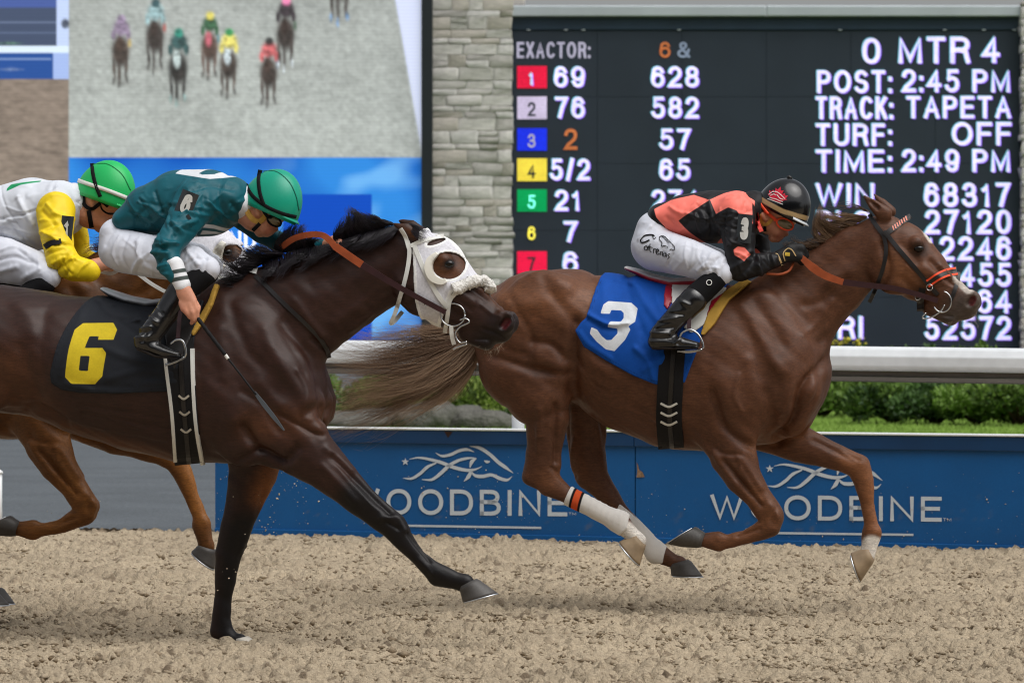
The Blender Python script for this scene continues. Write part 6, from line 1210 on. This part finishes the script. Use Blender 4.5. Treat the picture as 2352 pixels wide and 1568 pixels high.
# script and horse drawing on the thigh
th = [([(1785,730),(1760,718),(1700,725),(1660,760),(1665,790),(1700,785),(1740,765)], 3.0), ([(1725,850),(1712,822),(1690,835),(1700,860),(1722,852),(1728,825),(1728,862)], 1.6), ([(1745,800),(1742,860),(1756,880)], 1.6), ([(1725,822),(1770,838)], 1.2), ([(1775,890),(1778,850),(1800,852)], 1.5), ([(1800,880),(1825,865),(1812,850),(1798,875),(1812,900),(1832,892)], 1.6), ([(1840,905),(1842,875),(1860,880),(1858,915)], 1.5), ([(1888,890),(1868,892),(1868,916),(1888,912),(1890,886),(1897,924)], 1.6), ([(1925,892),(1908,905),(1922,925),(1905,940)], 1.6)]
th = [([(x-1000, y) for x, y in l], w) for l, w in th]+[([(830,740),(850,728),(880,735),(900,755),(935,790),(970,830),(965,860),(940,850),(925,858)], 1.3), ([(830,740),(835,765),(855,790),(850,825),(880,818),(910,835)], 1.3), ([(855,735),(870,745),(890,765),(915,790)], 1.0), ([(760,715),(780,755),(800,740)], 1.0)]
for l, w in th: v, f = ribbon(B3, z3(*l), w, off=.004, thick=.003, n=24); part(r3, 'thigh_script', v, f, M_BLKC, under=bo)
v, f = ribbon(fauto(fr3, [(kn3, .02)], .0055), z3(*circ(1288, 1157, 24, 24)), 1.6, off=.004, thick=.003, n=24); part(r3, 'knee_emblem', v, f, M_DIG)

# ---------------------------------------------------------------- rider 6
r6 = fr6.thing('person', 'rider in dark teal silks and teal helmet holding a whip down beside the dark bay', 'person', fr6.pt(330, 680, 0))
to6 = [(298,508,36,.14),(345,482,58,.165),(412,468,78,.185),(478,466,77,.195),(526,460,56,.15),(548,462,36,.09)]
an6 = [(448,468,50,.08,.16),(418,518,39,.064,.26),(382,570,31,.055,.34)]; fn6 = [(382,574,31,.054,.34),(388,606,27,.048,.37),(404,632,21,.04,.385)]
cu6 = [(400,610,22,.041,.378),(408,630,20.5,.039,.386),(419,655,18.5,.035,.392)]
af6 = [(555,480,44,.07,-.14),(600,532,27,.052,-.15),(640,556,22,.046,-.13)]; ff6 = [(640,556,22,.045,-.13),(690,566,17,.038,-.09),(745,562,14,.03,-.05)]
pe6 = [(272,540,40,.14),(276,575,46,.16)]; tn6 = [(290,578,50,.09,.1),(365,592,48,.086,.16),(440,606,42,.07,.21),(474,618,31,.06,.225)]; tf6 = [(290,578,50,.09,-.1),(375,586,48,.086,-.19),(450,600,42,.07,-.26),(482,612,31,.06,-.27)]
kn6 = [(468,632,27,.055,.235),(430,660,29,.052,.26)]; bo6 = [(414,672,31,.052,.275),(376,728,27,.048,.315),(346,768,27,.044,.345),(332,784,21,.04,.35)]; ft6 = [(326,788,16,.036,.35),(378,808,14,.038,.355),(410,814,8,.034,.355)]
hd6c = [([(552,476,32,.06),(584,496,34,.064),(614,470,54,.078)], .02), ([(592,500,34,.062),(612,522,22,.05),(598,532,13,.034)], .02), ([(624,516,12,.03),(634,526,6,.012)], .012), ([(612,534,9,.025),(618,531,7,.022)], .008), ([(590,482,9,.012,.074),(593,492,6,.01,.074)], .006)]
W6 = .40
hn6 = [([(416,655,15,.024,W6-.005),(424,672,19,.024,W6),(434,692,19,.022,W6+.005)], .012)]+[(finger(fr6, l, r), .006) for l, r in [([(444,694,W6+.012),(452,712,W6+.012),(453,730,W6+.006),(448,737,W6)], 7.2), ([(436,700,W6+.018),(442,718,W6+.024),(444,734,W6+.016),(440,742,W6+.004)], 7.4), ([(426,702,W6+.018),(430,718,W6+.026),(436,728,W6+.022),(444,726,W6+.006)], 7.2), ([(416,696,W6+.012),(420,710,W6+.022),(428,718,W6+.02),(436,716,W6+.006)], 6.6), ([(432,672,W6-.018),(446,690,W6-.03),(456,706,W6-.025),(454,718,W6-.012)], 7.6)]]
hf6 = [([(750,562,13,.025,-.04),(768,556,16,.024,-.02)], .01), (finger(fr6, [(772,552,0),(782,556,.03),(778,566,.045)], 8), .008), (finger(fr6, [(766,560,.0),(776,568,.03),(768,576,.045)], 8), .008)]
kf6 = mir(kn6, 8)
soft(r6, 'body', fr6, [(shr(c), .02) for c in (to6, an6, fn6, cu6, af6, ff6, pe6, tn6, tf6, kn6, kf6, bo6, ft6, mir(bo6), mir(ft6))]+hd6c+hn6+hf6, .0062, M_SKIN, attrs=lambda v: {'flush': .7*np.maximum(sst(1-linedist(v[:, [0, 2]], fr6.uz([(628,520),(612,532)], .05))/.03), sst(1-linedist(v[:, [0, 2]], fr6.uz([(440,735),(425,715)], .3))/.05))})
def zA(*L): return [(.33333*x, 326.7+.33333*y) for x, y in L]
yoke = zA((1205,215),(1240,120),(1600,120),(1625,225),(1560,240),(1460,255),(1330,235)); logo6 = zA((1370,215),(1400,185),(1480,175),(1500,190),(1470,220),(1400,225)); trim6 = zA((1240,690),(1290,650),(1380,560),(1480,570),(1600,620),(1540,670),(1380,680))
def att6(v): uz = v[:, [0, 2]]; return {'white': np.where((v[:, 1] < .02) & (v[:, 1] > -.175), np.minimum(np.maximum(polysd(uz, fr6.uz(yoke, .1)), -polysd(uz, fr6.uz(logo6, .1))), np.maximum(polysd(uz, fr6.uz(trim6, .1)), .006-np.abs(polysd(uz, fr6.uz(trim6, .1))+.022))), 1)}
fold6 = folds([zA((1250,260),(1200,400),(1180,480)), zA((1330,330),(1420,300),(1560,320)), zA((1240,560),(1300,620)), zA((1170,560),(1270,650)), zA((1120,620),(1230,700)), zA((1070,690),(1220,740)), zA((1080,760),(1240,770)), zA((1100,830),(1240,810)), zA((1130,880),(1240,840)), zA((1560,420),(1600,520)), zA((1430,420),(1520,520),(1600,590)), zA((900,520),(1000,440)), zA((950,600),(1080,500)), zA((1040,340),(1100,480)), zA((1380,540),(1280,600)), zA((860,480),(960,560))], 4.5, 6)
J6, jo6 = soft(r6, 'jacket', fr6, [(to6, .03), (an6, .03), (fn6, .015), (af6, .03), (ff6, .015)], .0055, silk('dark teal silk', '#0a5561', [('white', '#d7dade')], .5), fold6+autofold(an6, 12, 5, 5.5)+autofold(fn6, 9, 6, 5)+autofold(to6, 18, 7, 4.5, .9), att6)
soft(r6, 'cuff', fr6, [(cu6, .01)], .0045, silk('striped knit cuff', '#dcdde0', [('stripe', '#3a4340')]), attrs=lambda v: {'stripe': np.minimum.reduce([linedist(v[:, [0, 2]], fr6.uz(l, .39)) for l in ([(385,629),(440,617)], [(389,646),(446,634)])])-.0085})
soft(r6, 'collar', fr6, [([(548,462,42,.092),(561,471,39,.086)], .01)], .005, silk('white collar', '#d9dbe0'))
B6, _ = soft(r6, 'breeches', fr6, [(pe6, .03), (tn6, .03), (tf6, .03)], .0055, M_BRE, folds([zA((800,640),(760,760),(790,850)), zA((860,640),(830,780),(870,880)), zA((940,680),(960,800),(900,890)), zA((1040,660),(1060,760)), zA((1000,850),(1120,900)), zA((1340,720),(1440,800),(1440,900)), zA((1300,740),(1390,840)), zA((760,560),(700,700)), zA((1450,830),(1420,930))], 4.5, 4.5)+autofold(tn6, 18, 8, 3, .5))
soft(r6, 'knee_pad', fr6, [(kn6, .02)], .0055, M_BLKC); soft(r6, 'knee_pad', fr6, [(kf6, .02)], .007, M_BLKC)
b6f = folds([zA((1000,1290),(1110,1270)), zA((985,1320),(1110,1300)), zA((960,1350),(1100,1340)), zA((1100,1110),(1180,1180)), zA((1060,1180),(1150,1240)), zA((1060,1370),(1090,1310))], 4, 5)
for C1, C2 in ((bo6, ft6), (mir(bo6), mir(ft6))):
    soft(r6, 'boot', fr6, [(C1, .02), (C2, .02)], .0055, M_BOOT, b6f); w0 = C2[0][4]; soft(r6, 'sole', fr6, [([(C2[0][0]-6, C2[0][1]+12, 5, .034, w0), (C2[1][0]-16, C2[1][1]+10, 4, .036, w0), (C2[2][0], C2[2][1]+7, 3, .032, w0)], .006)], .004, M_SOLE)
plate(r6, fr6, (428,468), (20,29), 22, J6, M_PLATE, '6', M_DIG); v, f = ribbon(J6, zA((1290,500),(1320,550),(1330,610)), 7, off=.005, n=12); part(r6, 'plate_band', v, f, M_ELAS)
M_H6 = pm('teal helmet cover', lin('#089a7c'), .38, .45, var=(5, .05, 2)); hm6 = Helm(r6, fr6, (621,476), 23.7, 70, 91, .112, M_H6, .10, M_H6)
hm6.strap('seam', zA((1800,200),(1900,200),(1990,270),(2040,370),(2060,470)), 1.6, pm('teal seam', lin('#05604e'), .6, .3), .002); hm6.strap('helmet_strap', zA((1790,190),(1780,260),(1790,350),(1815,430)), 8, M_BLKC); hm6.strap('helmet_band', zA((1690,290),(1740,370),(1830,440),(1940,490),(2040,515)), 8, M_BLKC)
HF6 = fauto(fr6, hd6c, .005); v, f = ribbon(HF6, zA((1690,390),(1700,470),(1740,530),(1790,545),(1830,505)), 12, off=.007, thick=.008, n=24); part(r6, 'chin_strap', v, f, M_CREAM); v, f = ribbon(HF6, zA((1790,560),(1740,610)), 8, off=.009, n=8); part(r6, 'strap_end', v, f, M_BLKC)
goggles(r6, fr6, (630,508), 17, 10, 28, .066, M_BLKC, M_GLASS); v, f = ribbon(HF6, zA((1800,450),(1840,510),(1870,530)), 7, off=.012, thick=.005, n=14); part(r6, 'goggle_band', v, f, M_BLKC)
# whip
wh = fr6.thing('riding_whip', 'black riding whip with white ring in the hand of the teal rider', 'whip', fr6.pt(447, 723, W6+.008)); c = smoothline([(438,708),(470,752),(518,815)], 24); u, z = fr6.loc(c[:, 0], c[:, 1], W6+.008)
v, f = tube(np.stack([u, np.full(24, -W6-.008), z], 1), .0085+.0008*np.sin(np.arange(24)*2.1), 10); part(wh, 'grip', v, f, M_ELAS)
v, f = loop(fr6, [(516,812),(520,818),(524,824)], W6+.008, .0075, 6); part(wh, 'ring', v, f, M_WST); v, f = loop(fr6, [(522,821),(555,863),(588,906)], [W6+.008, W6+.02, W6+.035], .0045, 14); part(wh, 'shaft', v, f, M_ELAS)
v, f = ribbon(None, [(584,900),(610,934),(640,972),(652,988)], [6,10,9,3], w=[W6+.034, W6+.04, W6+.05, W6+.052], thick=.006, n=20, fr=fr6); part(wh, 'popper', v, f, pm('grey whip end', lin('#4e5358'), .5, .4))

# ---------------------------------------------------------------- rider 1
r1 = fr1.thing('person', 'rider in white silks with yellow sleeves and green helmet, behind the teal rider', 'person', fr1.pt(-60, 640, 0))
to1 = [(-100,520,58,.15),(-10,508,76,.17),(75,492,84,.19),(135,480,66,.18),(170,466,40,.1)]
an1 = [(128,486,46,.078,.15),(130,540,38,.066,.22),(140,590,34,.058,.26)]; fn1 = [(142,598,36,.056,.26),(170,616,30,.052,.26),(206,622,25,.048,.25)]
an1f = [(150,490,44,.075,-.15),(170,550,36,.062,-.19),(175,590,32,.056,-.2)]; fn1f = [(178,596,30,.054,-.2),(220,606,25,.046,-.16),(240,606,22,.042,-.14)]
fs1 = [(200,618,20,.04,.245),(235,606,16,.034,.22),(270,598,15,.03,.18)]; fs1f = [(240,606,18,.038,-.14),(290,598,15,.03,-.08)]
hn1 = [([(270,598,15,.025,.18),(295,592,17,.024,.15)], .01)]+[(finger(fr1, [(300,584+i*7,.14),(318,586+i*6,.12),(316,596+i*4,.09)], 7.5), .006) for i in range(3)]+[(finger(fr1, [(290,582,.13),(308,576,.10)], 7), .006)]
pe1 = [(-110,560,50,.15),(-100,590,50,.16)]; tn1 = [(-80,585,56,.095,.1),(10,598,52,.086,.2),(80,618,42,.07,.26),(112,636,28,.06,.27)]; tf1 = mir(tn1, 8)
kn1 = [(100,652,27,.055,.28),(66,680,29,.052,.29)]; bo1 = [(46,694,31,.052,.30),(2,744,27,.048,.32),(-30,776,27,.044,.33),(-44,790,21,.04,.335)]; ft1 = [(-50,794,16,.036,.335),(4,800,14,.038,.34),(40,800,8,.034,.34)]
hd1c = [([(176,470,34,.062),(208,490,34,.066),(236,456,56,.08)], .02), ([(214,490,36,.064),(236,508,24,.05),(230,522,13,.034)], .02), ([(246,508,12,.03),(254,516,6,.012)], .012), ([(240,524,9,.024),(243,521,7,.02)], .008), ([(212,462,10,.012,.076),(214,472,7,.01,.076)], .006)]
soft(r1, 'body', fr1, [(shr(c), .02) for c in (to1, an1, fn1, an1f, fn1f, pe1, tn1, tf1, kn1, mir(kn1, 8), bo1, ft1, mir(bo1), mir(ft1))]+[(fs1, .015), (fs1f, .015)]+hd1c+hn1, .0075, M_SKIN, attrs=lambda v: {'flush': np.zeros(len(v))})
seam1 = [zA((0,525),(120,500),(250,465))]
def att1(v): uz = v[:, [0, 2]]; return {'green': np.where(v[:, 1] < .1, np.minimum(polysd(uz, fr1.uz(zA((55,320),(70,290),(260,262),(265,272),(150,295),(60,340)), .1)), polysd(uz, fr1.uz(zA((250,225),(370,205),(375,228),(290,240)), .05))), 1)}
soft(r1, 'jacket', fr1, [(to1, .03), ([(128,480,44,.08,.12)], .03), ([(145,484,44,.08,-.12)], .03)], .0055, silk('white silk', '#d3d7df', [('green', '#14945c')]), folds([zA((330,330),(400,290),(470,330)), zA((300,260),(340,350)), zA((100,380),(200,560)), zA((40,560),(160,700)), zA((180,480),(260,470)), zA((0,525),(120,500),(250,465)), zA((0,620),(100,660))], 4.5, 5)+autofold(to1, 16, 9, 4.5, .9), att1)
fy = folds([zA((320,420),(400,500)), zA((300,480),(400,560)), zA((290,620),(400,640)), zA((340,780),(480,740)), zA((360,860),(490,800)), zA((420,900),(520,820)), zA((520,920),(540,800)), zA((270,440),(330,380))], 5, 6)
M_YEL1 = silk('yellow silk', '#f0d01c', rough=.5); SL1, _ = soft(r1, 'sleeve', fr1, [(an1, .02), (fn1, .02)], .0055, M_YEL1, fy+autofold(an1, 8, 10, 5)+autofold(fn1, 8, 11, 5)); soft(r1, 'sleeve', fr1, [(an1f, .02), (fn1f, .02)], .007, M_YEL1)
plate(r1, fr1, (153,528), (14,32), 6, SL1, M_PLATE, '1', M_DIG); v, f = ribbon(SL1, zA((305,720),(350,695),(420,680)), 12, off=.006, n=14); part(r1, 'plate_band', v, f, M_ELAS)
soft(r1, 'breeches', fr1, [(pe1, .03), (tn1, .03), (tf1, .03)], .006, M_BRE, folds([zA((0,760),(120,720),(220,760)), zA((0,820),(140,790),(260,830)), zA((0,900),(160,860)), zA((150,730),(300,840)), zA((200,940),(320,880))], 5, 5))
soft(r1, 'knee_pad', fr1, [(kn1, .02)], .006, M_BLKC); soft(r1, 'knee_pad', fr1, [(mir(kn1, 8), .02)], .008, M_BLKC)
for C1, C2 in ((bo1, ft1), (mir(bo1), mir(ft1))): soft(r1, 'boot', fr1, [(C1, .02), (C2, .02)], .007, M_BOOT)
soft(r1, 'collar', fr1, [([(170,462,42,.085),(180,468,38,.08)], .01)], .006, silk('white collar', '#d9dbe0'))
M_H1 = pm('bright green helmet cover', lin('#1cb45e'), .42, .4, var=(5, .05, 2)); hm1 = Helm(r1, fr1, (240,452), 20, 69, 86, .112, M_H1, .05, M_H1)
hm1.strap('seam', zA((640,150),(740,150),(840,220),(900,330)), 1.6, pm('green seam', lin('#0c7a40'), .6, .3), .002); hm1.strap('helmet_band', zA((535,262),(620,292),(720,325),(800,355),(875,385)), 9, M_WST); hm1.strap('helmet_strap', zA((632,145),(640,220),(660,300),(690,375)), 8, M_BLKC)
HF1 = fauto(fr1, hd1c, .005); v, f = ribbon(HF1, zA((570,370),(580,430),(630,460),(690,420)), 8, off=.007, thick=.008, n=24); part(r1, 'chin_strap', v, f, M_BLKC); v, f = ribbon(HF1, zA((610,470),(620,530),(630,590)), 10, off=.007, n=14); part(r1, 'chin_guard', v, f, M_BLKC)
goggles(r1, fr1, (250,478), 19, 12, 25, .07, M_BLKC, pm('dark lens', lin('#15181b'), .1, .6, coat=1)); v, f = ribbon(HF1, zA((690,400),(720,420),(745,440)), 9, off=.012, thick=.005, n=14); part(r1, 'goggle_band', v, f, M_BLKC)
